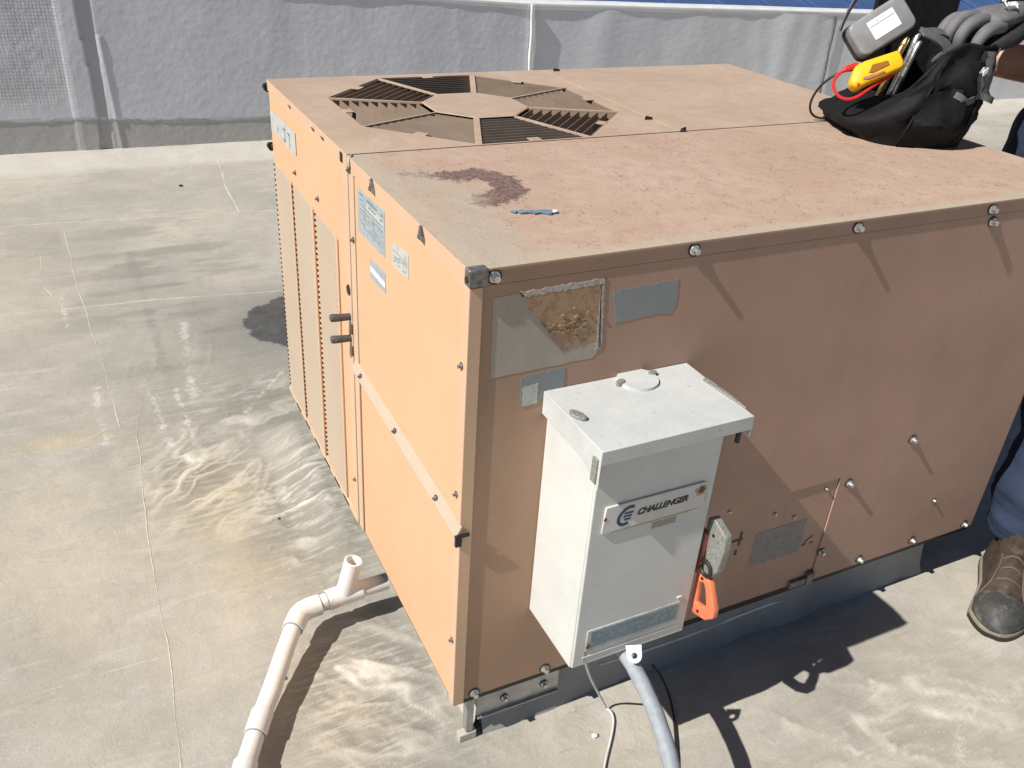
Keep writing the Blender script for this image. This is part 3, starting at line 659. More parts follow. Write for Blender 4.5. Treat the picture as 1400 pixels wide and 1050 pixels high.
# labels on the left face
def stickL(y0, y1, z0, z1, mat, parent, skew=0.004, **kw):
    return MB().prism([(-0.0018, y0, z1), (-0.0018, y1, z1+skew), (-0.0018, y1, z0+skew), (-0.0018, y0, z0)], (0.0007, 0, 0)).build('sticker', mat, parent, 0, **kw)
def dashes(parent, rows, y0, y1, mat, x=-0.0021):
    mb = MB()
    for z, h, fill in rows:
        y = y0
        while y > y1:
            l = random.uniform(0.006, 0.02)
            if random.random() < fill: mb.box((x, y, z), (x+0.0003, max(y1, y-l), z+h))
            y -= l+0.003
    mb.build('print', mat, parent, 0)
a1 = stickL(0.529, 0.371, 0.907, 0.994, M['stk_blue'], side_up)
dashes(a1, [(0.985, 0.003, 0.6), (0.975, 0.002, 0.5), (0.966, 0.0012, 1), (0.95, 0.001, 0.6), (0.94, 0.001, 0.5), (0.93, 0.001, 0.6), (0.918, 0.001, 0.4), (0.945, 0.0012, 0.8), (0.935, 0.0012, 0.7), (0.925, 0.0012, 0.8), (0.956, 0.0016, 0.9)], 0.515, 0.38, M['ink_soft'])
MB().box((-0.0021, 0.375, 0.968), (-0.0018, 0.47, 0.979)).build('print', M['stk_pale'], a1, 0)
a2 = stickL(0.332, 0.249, 0.914, 0.959, M['stk_pale'], side_up, 0.005)
dashes(a2, [(0.945, 0.001, 1), (0.935, 0.001, 0.6), (0.925, 0.0015, 0.5), (0.94, 0.0012, 0.8), (0.93, 0.0012, 0.8)], 0.325, 0.255, M['ink_soft'])
a3 = stickL(0.459, 0.370, 0.836, 0.876, M['stk_blue'], side_up, 0.006)
MB().box((-0.0021, 0.457, 0.852), (-0.0018, 0.372, 0.862)).build('print', M['label'], a3, 0)
a4 = stickL(1.262, 1.008, 0.914, 0.968, M['stk_pale'], rear, 0.004)
for y, segs in ((1.19, ((0, 0, 0.006, 0.018),)), (1.135, ((0, 0.026, 0.026, 0.031), (0.020, 0, 0.026, 0.031), (0.004, 0, 0.026, 0.005))), (1.085, ((0, 0.026, 0.022, 0.031), (0.016, 0, 0.022, 0.031)))):
    tx = MB()
    for (p, q, r_, s_) in segs: tx.box((-0.0021, y-p, 0.924+q), (-0.0018, y-r_, 0.924+s_))
    tx.build('letter', M['stk_grey'], a4, 0)

# top sheets
def top_panel(x0, x1, y0, y1, mat, lips, step, hole=None, attrs=None):
    nx, ny = int((x1-x0)/step)+1, int((y1-y0)/step)+1
    gx, gy = np.linspace(x0, x1, nx), np.linspace(y0, y1, ny); GX, GY = np.meshgrid(gx, gy)
    e = np.minimum.reduce([GX-x0, x1-GX, GY-y0, y1-GY])
    GZ = ZT-0.0035*(1-sstep(0, 0.0005, e))*0.0+0.0035*(fbm(GX*2.4, GY*2.4, 33)-0.5)*sstep(0, 0.12, e)
    return grid_mesh('top_panel', GX, GY, GZ, mat, attrs(GX, GY, e) if attrs else None)
def front_attrs(x, y, e):
    pth = [(0.068, 0.447), (0.11, 0.425), (0.145, 0.408), (0.195, 0.415), (0.222, 0.37), (0.215, 0.31), (0.185, 0.285), (0.142, 0.268)]
    d = seg_dist(x, y, pth)
    fl = np.clip(1-d/0.05, 0, 1)*(0.55+0.6*sstep(0.08, 0.18, x))
    d2 = seg_dist(x, y, [(0.06, 0.43), (0.10, 0.30), (0.09, 0.16), (0.06, 0.05)])
    return dict(flake=fl, bare=np.clip(1-d2/0.10, 0, 1), edge=np.clip(1-np.minimum(x, y)/0.05, 0, 1)*0.9+0.4*np.clip(1-(DS-y)/0.02, 0, 1)+0.30*np.clip(1-x/0.16, 0, 1))
def sheet(me, rims, mat2):
    o = place('top_panel', me, unit)
    return o
ft = sheet(top_panel(-0.0025, W+0.002, -0.0040, DS-0.0035, M['top'], None, 0.006, attrs=front_attrs), None, None)
MB().box((-0.0025, -0.0042, ZT-0.004), (W+0.002, -0.0010, ZT-0.0006), 0.0005).box((-0.0025, -0.0017, ZT-LIP), (W+0.002, -0.0003, ZT-0.0042), 0.0003).build('front_lip', M['front'], ft)  # darker front paint carries the lip's shade as well
MB().box((-0.0032, -0.0021, ZT-LIP), (-0.0008, DS-0.0035, ZT-0.0006), 0.0006).build('lip', M['lip'], ft)
MB().box((W, -0.002, ZT-LIP), (W+0.002, DS-0.0035, ZT-0.003)).build('lip', M['lip'], ft)
bt = sheet(top_panel(XS+0.0015, W+0.002, DS+0.0015, D+0.003, M['top2'], None, 0.02), None, None)
MB().box((W, DS, ZT-LIP), (W+0.002, D, ZT-0.003)).build('lip', M['lip'], bt)
MB().box((XS+0.002, D+0.001, ZT-LIP), (W+0.002, D+0.003, ZT-0.003)).build('lip', M['lip'], bt)
MB().box((0.0, DS-0.0030, ZT-0.006), (W, DS+0.001, ZT-0.0025)).build('joint', M['black'], unit)
MB().prism([(XS-0.006, DS+0.003, ZT-0.001), (XS+0.006, DS+0.003, ZT-0.001), (XS+0.006, D, ZT-0.001), (XS-0.006, D, ZT-0.001)], (0, 0, 0.0018), 0.0006).build('joint_rib', M['top2'], unit)

# fan sheet with its octagonal hole, spokes, centre plate and concentric vanes
FC = Vector((0.413, 0.919)); RA, RI = 0.322, 0.120
def octo(ap, z): return [Vector((FC.x+ap/math.cos(R(22.5))*math.cos(R(22.5+45*k)), FC.y+ap/math.cos(R(22.5))*math.sin(R(22.5+45*k)), z)) for k in range(8)]
b = bmesh.new()
x0, x1, y0, y1 = -0.0025, XS-0.0015, DS+0.0015, D+0.003
outer = [(x0, y0), (XS/2, y0), (x1, y0), (x1, (y0+y1)/2), (x1, y1), (XS/2, y1), (x0, y1), (x0, (y0+y1)/2)]
ov = [b.verts.new((p[0], p[1], ZT)) for p in outer]; iv = [b.verts.new(p) for p in octo(RA, ZT)]; dv = [b.verts.new(p-Vector((0, 0, 0.006))) for p in octo(RA, ZT)]
es = [b.edges.new((l[i], l[(i+1) % 8])) for l in (ov, iv) for i in range(8)]
bmesh.ops.triangle_fill(b, use_beauty=True, edges=es)
for i in range(8): b.faces.new((iv[i], iv[(i+1) % 8], dv[(i+1) % 8], dv[i]))
bmesh.ops.recalc_face_normals(b, faces=b.faces)
me = bpy.data.meshes.new('top_panel'); b.to_mesh(me); b.free(); me.materials.append(M['top2'])
for p in me.polygons:
    p.use_smooth = False
fan = place('top_panel', me, unit)
MB().box((x0, y0, ZT-LIP), (x0+0.0022, y1, ZT-0.0005), 0.0006).build('lip', M['lip'], fan)
MB().box((x0+0.0023, y1-0.002, ZT-LIP), (x1, y1, ZT-0.0005), 0.0006).build('lip', M['lip'], fan)
grille = link('fan_grille', MB().add(octo(RI, ZT-0.0005)+octo(RI-0.003, ZT+0.0012), [tuple(range(8, 16))]+[(i, (i+1) % 8, 8+(i+1) % 8, 8+i) for i in range(8)]).mesh('fan_grille', M['top2'], 20), (0, 0, 0), unit)
oi, oo = octo(RI-0.003, ZT), octo(RA+0.004, ZT)
def spoke(a, b_, w_):
    d = (b_-a).normalized(); s_ = Vector((-d.y, d.x, 0))*w_/2
    return MB().prism([a-s_, b_-s_, b_+s_, a+s_], (0, 0, 0.0055), 0.0008)
for k in range(8):
    spoke(oi[k]+Vector((0, 0, -0.0052)), oo[k]+Vector((0, 0, -0.0052)), 0.014 if k in (5, 1) else 0.0055).build('spoke', M['top2'], grille)
for k in range(8):
    a0, a1 = R(22.5+45*k), R(67.5+45*k); am = (a0+a1)/2; n_ = Vector((math.cos(am), math.sin(am), 0)); t_ = Vector((-n_.y, n_.x, 0)); cc = Vector((FC.x, FC.y, 0))
    nv = 10
    for j in range(nv):
        r_ = RI+0.010+(RA-RI-0.014)*j/(nv-1); hw = r_*math.tan(R(22.5))-0.006
        # curved, slightly leaning vane
        prof_ = [(0.0, -0.0022), (0.0006, -0.011), (0.002, -0.024), (0.0045, -0.044)]
        ring = []
        for s_ in (-hw, hw):
            ring.append([cc+n_*(r_+dn-0.0006)+t_*s_+Vector((0, 0, ZT+dz)) for dn, dz in prof_]+[cc+n_*(r_+dn+0.0006)+t_*s_+Vector((0, 0, ZT+dz)) for dn, dz in prof_[::-1]])
        MB().loft(ring).build('vane', M['vane'], grille, 40)
    c = cc+n_*(RA-0.012)+Vector((0, 0, ZT-0.001))
    MB().prism([c-t_*0.014-n_*0.008, c+t_*0.014-n_*0.008, c+t_*0.014+n_*0.014, c-t_*0.014+n_*0.014], (0, 0, 0.002), 0.0006).build('tab', M['top2'], grille)
fb = MB(); fb.cyl((FC.x, FC.y, ZT-0.30), (FC.x, FC.y, ZT-0.16), 0.06, 20)
for k in range(4):
    a = R(90*k+20); d = Vector((math.cos(a), math.sin(a), 0)); s_ = Vector((-d.y, d.x, 0)); c = Vector((FC.x, FC.y, ZT-0.2))
    fb.prism([c+d*0.05-s_*0.04+Vector((0, 0, 0.02)), c+d*0.27-s_*0.08+Vector((0, 0, 0.03)), c+d*0.27+s_*0.08-Vector((0, 0, 0.03)), c+d*0.05+s_*0.04-Vector((0, 0, 0.02))], (0, 0, 0.002))
fb.build('fan', M['darksteel'], unit)
# lip clips and screws
for y in (0.425, 0.179):
    MB().prism([(-0.0035, y-0.011, ZT-0.020), (-0.0035, y+0.010, ZT-0.022), (-0.0035, y+0.004, ZT+0.003)], (-0.006, 0, 0), 0.0015).cyl((-0.009, y, ZT-0.015), (-0.012, y, ZT-0.015), 0.004, 8).build('clip', M['darksteel'], ft)
for y in (1.036, 0.832, 0.758): MB().cyl((-0.0034, y, ZT-0.014), (-0.0044, y, ZT-0.0145), 0.0068, 12).build('lip_hole', M['black'], fan)
MB().box((-0.0052, 0.617, ZT-0.024), (-0.0033, 0.630, ZT-0.004), 0.001).build('clip', M['black'], fan)
MB().tube([(-0.0045, 0.583, ZT-0.028), (-0.006, 0.571, ZT-0.026), (-0.006, 0.564, ZT-0.016), (-0.0045, 0.570, ZT-0.004), (0.004, 0.575, ZT+0.003)], 0.0032, 8).build('clip', M['darksteel'], ft)
for x in (0.389, 0.742, 1.09): screw(SCREW, (x, -0.0017, ZT-0.0150), ft)
MB().box((-0.006, -0.0085, ZT-0.026), (0.026, 0.010, ZT+0.0025), 0.004, 3).cyl((-0.0055, -0.001, ZT-0.014), (-0.0075, -0.001, ZT-0.014), 0.0052, 12, mi=1).build('corner_bracket', [M['darksteel'], M['black']], ft)
screw(rmesh(SCREW, Matrix.Scale(1.05, 4), 'corner_screw'), (0.036, -0.0018, ZT-0.014), ft)
for x, y in ((0.764, 0.703), (0.814, 1.254)):
    MB().prism([(x-0.011, y-0.004, ZT), (x+0.010, y-0.006, ZT), (x+0.002, y+0.012, ZT)], (0, 0, 0.006), 0.001).build('clip', M['black'], bt)
MB().tube([(XS-0.008, DS-0.004, ZT-0.004), (XS-0.006, DS-0.006, ZT+0.006), (XS+0.004, DS-0.004, ZT+0.008), (XS+0.008, DS+0.002, ZT+0.004), (XS+0.009, DS+0.004, ZT-0.003)], 0.0028, 8).build('clip', M['black'], bt)
# other two sides
MB().box((W-0.010, 0.008, ZB+0.004), (W, D-0.004, 1.010), 0.001).build('side_panel', M['paint'], unit)
MB().box((0.011, D-0.011, ZB+0.004), (W-0.011, D, 1.010), 0.001).build('back_panel', M['paint'], unit)

# ------------------------------------------------------------------ roof curb under the unit
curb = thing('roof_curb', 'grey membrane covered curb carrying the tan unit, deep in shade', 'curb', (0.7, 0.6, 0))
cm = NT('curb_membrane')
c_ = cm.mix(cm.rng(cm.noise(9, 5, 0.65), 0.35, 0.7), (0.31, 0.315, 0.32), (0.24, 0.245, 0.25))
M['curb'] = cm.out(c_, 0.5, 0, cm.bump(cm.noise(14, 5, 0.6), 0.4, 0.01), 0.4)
prof_ = [(0.038, ZB-0.013), (0.037, 0.10), (0.036, 0.082), (0.034, 0.060), (0.031, 0.040), (0.027, 0.022), (0.021, 0.008), (0.016, -0.004)]
rings = []
for x in list(np.linspace(0.075, 1.335, 40))+[1.342]:
    j = 0.004*(float(fbm(np.array([x*9]), np.array([1.0]), 3)[0])-0.5); e_ = 0.006 if x > 1.34 else 0
    rings.append([Vector((x, y+j*(1+i*0.5)+e_*0.5, max(z, -0.004)-(e_ if i < 6 else 0))) for i, (y, z) in enumerate(prof_)])
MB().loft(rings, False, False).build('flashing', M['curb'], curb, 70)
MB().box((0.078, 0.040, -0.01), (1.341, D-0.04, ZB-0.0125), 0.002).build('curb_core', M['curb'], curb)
lf = []
for y in np.linspace(0.034, 1.2, 50):
    j = 0.003*(float(fbm(np.array([y*9]), np.array([2.0]), 3)[0])-0.5)
    lf.append([Vector((0.072+j, y, ZB-0.013)), Vector((0.070+j, y, 0.09)), Vector((0.068+j, y, 0.05)), Vector((0.066+j, y, 0.022)), Vector((0.062+j*2, y, 0.008)), Vector((0.056+j*2, y, -0.004))])
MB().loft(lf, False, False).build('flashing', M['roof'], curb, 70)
MB().ribbon([(x, 0.0335-0.001*math.sin(x*14), 0.058+0.004*math.sin(x*9)) for x in np.linspace(0.36, 0.92, 22)], (0, -0.8, 0.5), 0.0045, 0.002).build('lap_edge', M['coping'], curb)
MB().box((0.060, 0.018, 0.055), (0.245, 0.021, ZB-0.013), 0.0006).box((0.060, 0.012, 0.052), (0.245, 0.018, 0.0549)).build('metal_flange', M['galv'], curb)
MB().box((0.036, 0.014, 0.022), (0.052, 0.033, ZB-0.013), 0.002).build('corner_angle', M['galv'], curb)
MB().box((0.022, 0.012, -0.002), (0.060, 0.030, 0.020), 0.003).build('corner_patch', M['caulk'], curb)
for x in (0.12, 0.21): screw(rmesh(SCREW, Matrix.Scale(0.8, 4), 'flange_screw'), (x, 0.018, 0.085), curb)

# ------------------------------------------------------------------ disconnect switch box
BX0, BX1, BY, BZ0, BZ1 = 0.147, 0.384, -0.163, 0.334, 0.800
dis = thing('disconnect_switch', 'white weathered electrical disconnect box with orange handle bolted to the tan front', 'electrical box', ((BX0+BX1)/2, -0.08, BZ0))
body = MB().box((BX0, BY+0.006, BZ0), (BX1, -0.0006, BZ1), 0.003, 3).build('enclosure', M['white_box'], dis)
cover = MB().box((BX0+0.001, BY, BZ0+0.004), (BX1-0.001, BY+0.0055, BZ1-0.02), 0.0025, 3)
cover.box((BX0+0.02, BY-0.0012, BZ0+0.022), (BX1-0.012, BY, BZ0+0.026), 0.0005)
cov = cover.build('cover', M['white_box'], dis)
# hood
LX0, LX1, LY, LZ = 0.1365, 0.4165, -0.1845, 0.812
lid = MB()
lid.prism([(LX0, -0.0008, LZ), (LX1, -0.0008, LZ), (LX1, LY, LZ-0.001), (LX0, LY, LZ-0.001)], (0, 0, -0.003), 0.0012)
lid.box((LX0, LY, LZ-0.026), (LX1, LY+0.0022, LZ-0.002), 0.0008)
lid.prism([(LX0, -0.001, LZ-0.002), (LX0, -0.001, LZ-0.042), (LX0, LY+0.05, LZ-0.046), (LX0, LY+0.0005, LZ-0.072), (LX0, LY+0.0005, LZ-0.002)], (0.0022, 0, 0), 0.0008)
lid.box((LX1-0.0022, LY+0.0005, LZ-0.038), (LX1, -0.001, LZ-0.002), 0.0008)
hood = lid.build('hood', M['lid_white'], dis)
MB().cyl((0.300, -0.025, LZ-0.001), (0.300, -0.025, LZ+0.0045), 0.036, 40, 0.0345).build('knockout', M['lid_white'], hood)
def lug(pts, h, name='lug'): return MB().prism([(x, y, LZ-0.0005) for x, y in pts], (0, 0, h), 0.0015).build(name, M['lug'], hood)
def oval(cx, cy, a, b_, ang, n=10): return [(cx+a*math.cos(t_)*math.cos(ang)-b_*math.sin(t_)*math.sin(ang), cy+a*math.cos(t_)*math.sin(ang)+b_*math.sin(t_)*math.cos(ang)) for t_ in np.linspace(0, 2*math.pi, n+1)[:-1]]
lug(oval(0.265, -0.026, 0.010, 0.006, 0.3), 0.008); lug(oval(0.333, -0.018, 0.009, 0.006, 0.2), 0.008)
lug(oval(0.150, -0.088, 0.017, 0.0085, -1.2), 0.006)
lug([(0.404, -0.062), (0.415, -0.060), (0.4185, -0.13), (0.415, -0.165), (0.408, -0.10)], 0.004)
MB().box((LX0-0.0035, LY+0.006, LZ-0.062), (LX0, LY+0.020, LZ-0.018), 0.0016).build('rivet', M['lug'], hood)
MB().box((LX1-0.022, LY+0.004, LZ-0.050), (LX1-0.016, LY+0.010, LZ-0.026)).build('slot', M['black'], hood)
# name plate
px0, px1, pz0, pz1 = 0.168, 0.366, 0.634, 0.686
npm = MB(); npm.prism([(px0, BY-0.0035, pz0), (px1-0.004, BY-0.0035, pz0+0.001), (px1, BY-0.0035, pz0+0.008), (px1, BY-0.0035, pz1-0.004), (px1-0.006, BY-0.0035, pz1), (px0+0.003, BY-0.0035, pz1)][::-1], (0, 0.0035, 0), 0.0012)
plate = npm.build('name_plate', M['plate'], cov)
text_mb('CHALLENGER', 0.098, (0.232, BY-0.0038, 0.6555), (1, 0, 0.012), (0, 0, 1), 0.00025, 0.35, 0.038, 0.95).build('lettering', M['ink'], plate, 0)
lg = MB(); cxl, czl = 0.2125, 0.660
arc = [(cxl+0.0155*math.cos(a)+0.3*0.016*math.sin(a), BY-0.0038, czl+0.0165*math.sin(a)) for a in np.linspace(R(62), R(298), 18)]
lg.ribbon(arc, (0, -1, 0), 0.0058, 0.0005)
lg.box((cxl-0.006, BY-0.00405, czl+0.0035), (cxl+0.011, BY-0.0036, czl+0.0070)); lg.box((cxl-0.0075, BY-0.00405, czl-0.0025), (cxl+0.0085, BY-0.0036, czl+0.0008)); lg.box((cxl-0.006, BY-0.00405, czl-0.009), (cxl+0.007, BY-0.0036, czl-0.0055))
lg.build('emblem', M['blue_ink'], plate, 0)
def blotch(cx, cz, r_, n=12): return [(cx+r_*math.cos(a)*random.uniform(0.6, 1.2), BY-0.0040, cz+r_*math.sin(a)*random.uniform(0.6, 1.2)) for a in np.linspace(0, 2*math.pi, n+1)[:-1]]
M['rust_pale'] = simple('pale_rust_stain', (0.44, 0.35, 0.22), 0.7, 0, 0.25, 150)
MB().prism([(x, BY-0.00375, z) for x, _, z in blotch(0.3535, 0.670, 0.0125, 18)], (0, 0.0002, 0)).build('rust_halo', M['rust_pale'], plate, 0)
MB().prism(blotch(0.3555, 0.671, 0.0068, 16), (0, 0.0003, 0)).prism(blotch(0.1715, 0.6635, 0.0035), (0, 0.0003, 0)).build('rust_spot', M['rust'], plate, 0)
MB().ribbon([(px0+0.02, BY-0.0004, pz0-0.003), (0.26, BY-0.0004, pz0-0.0028), (0.340, BY-0.0004, pz0-0.002), (0.361, BY-0.0004, pz0+0.001), (0.3675, BY-0.0004, pz0+0.010), (0.3685, BY-0.0004, pz0+0.026)], (0, -1, 0), [0.002, 0.004, 0.006, 0.006, 0.004, 0.002], 0.0006).build('rust_run', M['rust_pale'], plate, 0)
MB().box((0.268, BY-0.0004, 0.613), (0.316, BY+0.0002, 0.626)).build('worn_patch', M['lug'], cov, 0)
# rating plate low on the cover
rp2 = MB().box((0.170, BY-0.0022, 0.372), (0.362, BY, 0.421), 0.001).build('rating_plate', M['stk_pale'], cov)
MB().box((0.177, BY-0.0027, 0.381), (0.356, BY-0.0022, 0.417)).build('print', M['stk_data'], rp2, 0)
MB().prism([(x, BY-0.0030, z) for x, _, z in blotch(0.1745, 0.384, 0.0055)], (0, 0.0004, 0)).build('rust_spot', M['rust'], rp2, 0)
MB().ribbon([(0.172, BY-0.0006, 0.383), (0.171, BY-0.0006, 0.362), (0.170, BY-0.0006, 0.348)], (0, -1, 0), [0.006, 0.005, 0.002], 0.0006).build('rust_run', M['rust_pale'], cov, 0)
MB().box((0.352, BY-0.003, 0.430), (0.362, BY, 0.434), 0.0008).build('latch_nub', M['plate'], cov)
# operating mechanism and handle on the right side
hx = BX1+0.0005
MB().box((hx, -0.150, 0.45), (hx+0.010, -0.060, 0.705), 0.002).build('handle_guide', M['black'], dis)
mech = MB(); prof_ = [(-0.150, 0.588), (-0.160, 0.597), (-0.200, 0.581), (-0.203, 0.551), (-0.198, 0.503), (-0.181, 0.475), (-0.165, 0.473), (-0.163, 0.494), (-0.160, 0.533), (-0.150, 0.540)]
mech.prism([(hx+0.014, y, z) for y, z in prof_], (0.016, 0, 0), 0.003)
mechob = mech.build('operating_lever', M['lug'], dis)
MB().cyl((hx+0.0125, -0.172, 0.565), (hx+0.014, -0.172, 0.565), 0.003, 10).build('lever_pin', M['black'], mechob)
MB().tube([(hx+0.012, -0.172+0.014*math.cos(a), 0.492+0.014*math.sin(a)) for a in np.linspace(0.6, 6.0, 18)], 0.004, 8).build('lock_ring', M['black'], mechob)
MB().box((hx+0.008, -0.160, 0.468), (hx+0.020, -0.138, 0.560), 0.003).build('lever_arm', M['orange_dk'], dis)
hd = bmesh.new()
def loop_handle():
    o_ = [(-0.152, 0.462), (-0.158, 0.470), (-0.178, 0.478), (-0.190, 0.470), (-0.214, 0.428), (-0.214, 0.408), (-0.197, 0.389), (-0.165, 0.377), (-0.154, 0.384), (-0.152, 0.42)]
    i_ = [(-0.163, 0.452), (-0.174, 0.459), (-0.181, 0.450), (-0.192, 0.419), (-0.180, 0.408), (-0.165, 0.404)]
    b = bmesh.new()
    ov_ = [b.verts.new((hx+0.012, y, z)) for y, z in o_]; iv_ = [b.verts.new((hx+0.012, y, z)) for y, z in i_]
    es_ = [b.edges.new((l[k], l[(k+1) % len(l)])) for l in (ov_, iv_) for k in range(len(l))]
    bmesh.ops.triangle_fill(b, use_beauty=True, edges=es_)
    r_ = bmesh.ops.extrude_face_region(b, geom=list(b.faces))
    for q in r_['geom']:
        if isinstance(q, bmesh.types.BMVert): q.co.x += 0.013
    bmesh.ops.recalc_face_normals(b, faces=b.faces)
    sh_ = [e for e in b.edges if len(e.link_faces) == 2 and e.calc_face_angle(0) > 0.6]
    bmesh.ops.bevel(b, geom=sh_, offset=0.0035, segments=3, affect='EDGES', profile=0.5)
    return b
hd.free(); mb = MB(); mb.bm(loop_handle())
hnd = mb.build('handle', M['orange'], dis, 50)
for y, z in ((-0.170, 0.467), (-0.176, 0.394)): MB().cyl((hx+0.0105, y, z), (hx+0.0125, y, z), 0.0030, 10).build('handle_hole', M['black'], hnd)

# ------------------------------------------------------------------ conduit, wires
cond = thing('flexible_conduit', 'thick grey flexible conduit curving down from under the white electrical box', 'conduit', (0.26, -0.3, 0))
def bez(p0, p1, p2, p3, n=24):
    p0, p1, p2, p3 = map(Vector, (p0, p1, p2, p3)); o_ = []
    for i in range(n+1):
        q = i/n; o_.append(p0*(1-q)**3+p1*3*q*(1-q)**2+p2*3*q*q*(1-q)+p3*q**3)
    return o_
pth = bez((0.262, -0.115, 0.322), (0.268, -0.165, 0.33), (0.262, -0.30, 0.30), (0.215, -0.40, 0.27), 16)+bez((0.215, -0.40, 0.27), (0.17, -0.50, 0.24), (0.10, -0.66, 0.12), (0.05, -0.85, 0.02), 16)[1:]
MB().tube(pth, [0.0143+0.0004*math.sin(i*2.1) for i in range(len(pth))], 18).build('jacket', M['conduit'], cond, 70)
MB().tube([(0.258, -0.100, 0.345), (0.258, -0.105, 0.325), (0.262, -0.118, 0.318), (0.265, -0.135, 0.323)], [0.016, 0.017, 0.017, 0.0150], 16).build('connector', M['lug'], cond)
tab = MB(); b = bmesh.new()
c0 = Vector((0.258, -0.190, 0.352)); ez = Vector((-0.45, -0.56, 0.69)).normalized(); ex = Vector((0.85, -0.46, 0.18)); ex = (ex-ez*ex.dot(ez)).normalized(); ey = ez.cross(ex)
ol = [(-0.014, 0.018)]+[(0.013*math.cos(a), 0.013*math.sin(a)) for a in np.linspace(R(180), R(360), 10)]+[(0.014, 0.018)]
ol = [c0+ex*p[0]+ey*p[1] for p in ol]
hl = [c0+ex*0.0055*math.cos(a)+ey*0.0055*math.sin(a) for a in np.linspace(0, 2*math.pi, 13)[:-1]]
ov_ = [b.verts.new(p) for p in ol]; iv_ = [b.verts.new(p) for p in hl]
es_ = [b.edges.new((l[k], l[(k+1) % len(l)])) for l in (ov_, iv_) for k in range(len(l))]
bmesh.ops.triangle_fill(b, use_beauty=True, edges=es_)
r_ = bmesh.ops.extrude_face_region(b, geom=list(b.faces))
for q in r_['geom']:
    if isinstance(q, bmesh.types.BMVert): q.co += ez*0.003
bmesh.ops.recalc_face_normals(b, faces=b.faces)
tab.bm(b); tab.build('strap_tab', M['coping'], cond, 30)
wv = MB().tube(bez((0.205, -0.10, 0.336), (0.21, -0.12, 0.25), (0.30, -0.02, 0.10), (0.34, -0.035, 0.006), 14)+bez((0.34, -0.035, 0.006), (0.36, -0.06, 0.004), (0.31, -0.10, 0.004), (0.263, -0.155, 0.005), 12)[1:]+bez((0.263, -0.155, 0.005), (0.23, -0.2, 0.005), (0.20, -0.3, 0.005), (0.22, -0.5, 0.005), 8)[1:], 0.0026, 8).build('thin_wire', M['wire'])
wv['label'] = 'thin white wire hanging from under the white box onto the roof'; wv['category'] = 'wire'
bc = MB().tube(bez((0.47, -0.005, 0.05), (0.50, -0.04, 0.01), (0.47, -0.10, 0.006), (0.425, -0.17, 0.006), 12)+bez((0.425, -0.17, 0.006), (0.39, -0.23, 0.006), (0.30, -0.33, 0.006), (0.22, -0.6, 0.006), 10)[1:], 0.0030, 8).build('black_cable', M['black'])
bc['label'] = 'thin black cable lying on the roof just right of the grey conduit'; bc['category'] = 'cable'

# ------------------------------------------------------------------ drain pipe
drain = thing('drain_pipe', 'white plastic drain pipe with open upright stub leaving the left side of the tan unit', 'pipe', (-0.15, 0.4, 0))
RP = 0.0195
def pz(x, y): return float(roof_h(np.array([x]), np.array([y]))[0])
def run(name, pts, r=RP, parent=drain, n=22): return MB().tube(pts, r, n).build(name, M['pvc'], parent, 50)
TEE = Vector((-0.090, 0.425, 0.082)); ELB = Vector((-0.192, 0.418, 0.074))
run('pipe', [(0.012, 0.425, 0.086), TEE+Vector((0.035, 0, 0.002))])
run('tee', [TEE+Vector((0.040, 0, 0.002)), TEE, TEE-Vector((0.040, 0.003, 0.003))], RP+0.0042)
st_ = Vector((0.24, -0.03, 0.96)).normalized()
sb = MB(); a0 = TEE+st_*0.012; a1 = TEE+st_*0.098
e1 = st_.orthogonal().normalized(); e2 = st_.cross(e1)
sb.loft([[c+(e1*math.cos(q)+e2*math.sin(q))*r_ for q in np.linspace(0, 2*math.pi, 29)[:-1]] for c, r_ in ((a0, RP+0.002), (a0+st_*0.02, RP+0.001), (a1-st_*0.001, RP+0.001), (a1, RP), (a1, RP-0.0030), (a1-st_*0.001, RP-0.0038), (a1-st_*0.075, RP-0.0038))], True)
sb.build('stub', M['pvc'], drain, 40)
run('pipe', [TEE-Vector((0.034, 0.003, 0.003)), ELB+Vector((0.028, 0.002, 0.001))])
dn = Vector((-0.185, -0.275, -0.022)).normalized()
run('elbow', [ELB+Vector((0.044, 0.002, 0.002)), ELB+Vector((0.020, 0.001, 0.001)), ELB+Vector((0.004, -0.003, 0)), ELB-Vector((0.008, 0.012, 0.001)), ELB+dn*0.024, ELB+dn*0.052], [RP+0.004, RP+0.0045, RP+0.0045, RP+0.0045, RP+0.0045, RP+0.004])
pp = [ELB+dn*0.046]
for i, (x, y, z) in enumerate(((-0.247, 0.335, 0.060), (-0.300, 0.245, 0.045), (-0.335, 0.190, 0.038), (-0.372, 0.118, 0.036), (-0.42, 0.02, 0.034), (-0.50, -0.15, 0.03), (-0.60, -0.40, 0.028))): pp.append(Vector((x, y, z)))
run('pipe', pp, [RP, RP, RP+0.0005, RP-0.0005, RP, RP, RP, RP])
run('coupling', [Vector((-0.325, 0.207, 0.0395)), Vector((-0.350, 0.161, 0.037))], RP+0.0032)
run('coupling', [Vector((-0.379, 0.106, 0.0355)), Vector((-0.402, 0.058, 0.0345))], RP+0.0038)
for a, b_ in ((TEE-Vector((0.0405, 0.003, 0.003)), Vector((-1, -0.06, -0.03))), (ELB+dn*0.052, dn), (Vector((-0.350, 0.161, 0.037)), Vector((-0.47, -0.88, -0.05)))):
    d = b_.normalized(); MB().tube([a, a+d*0.0022], RP+0.0012, 22).build('joint_line', M['lug'], drain)

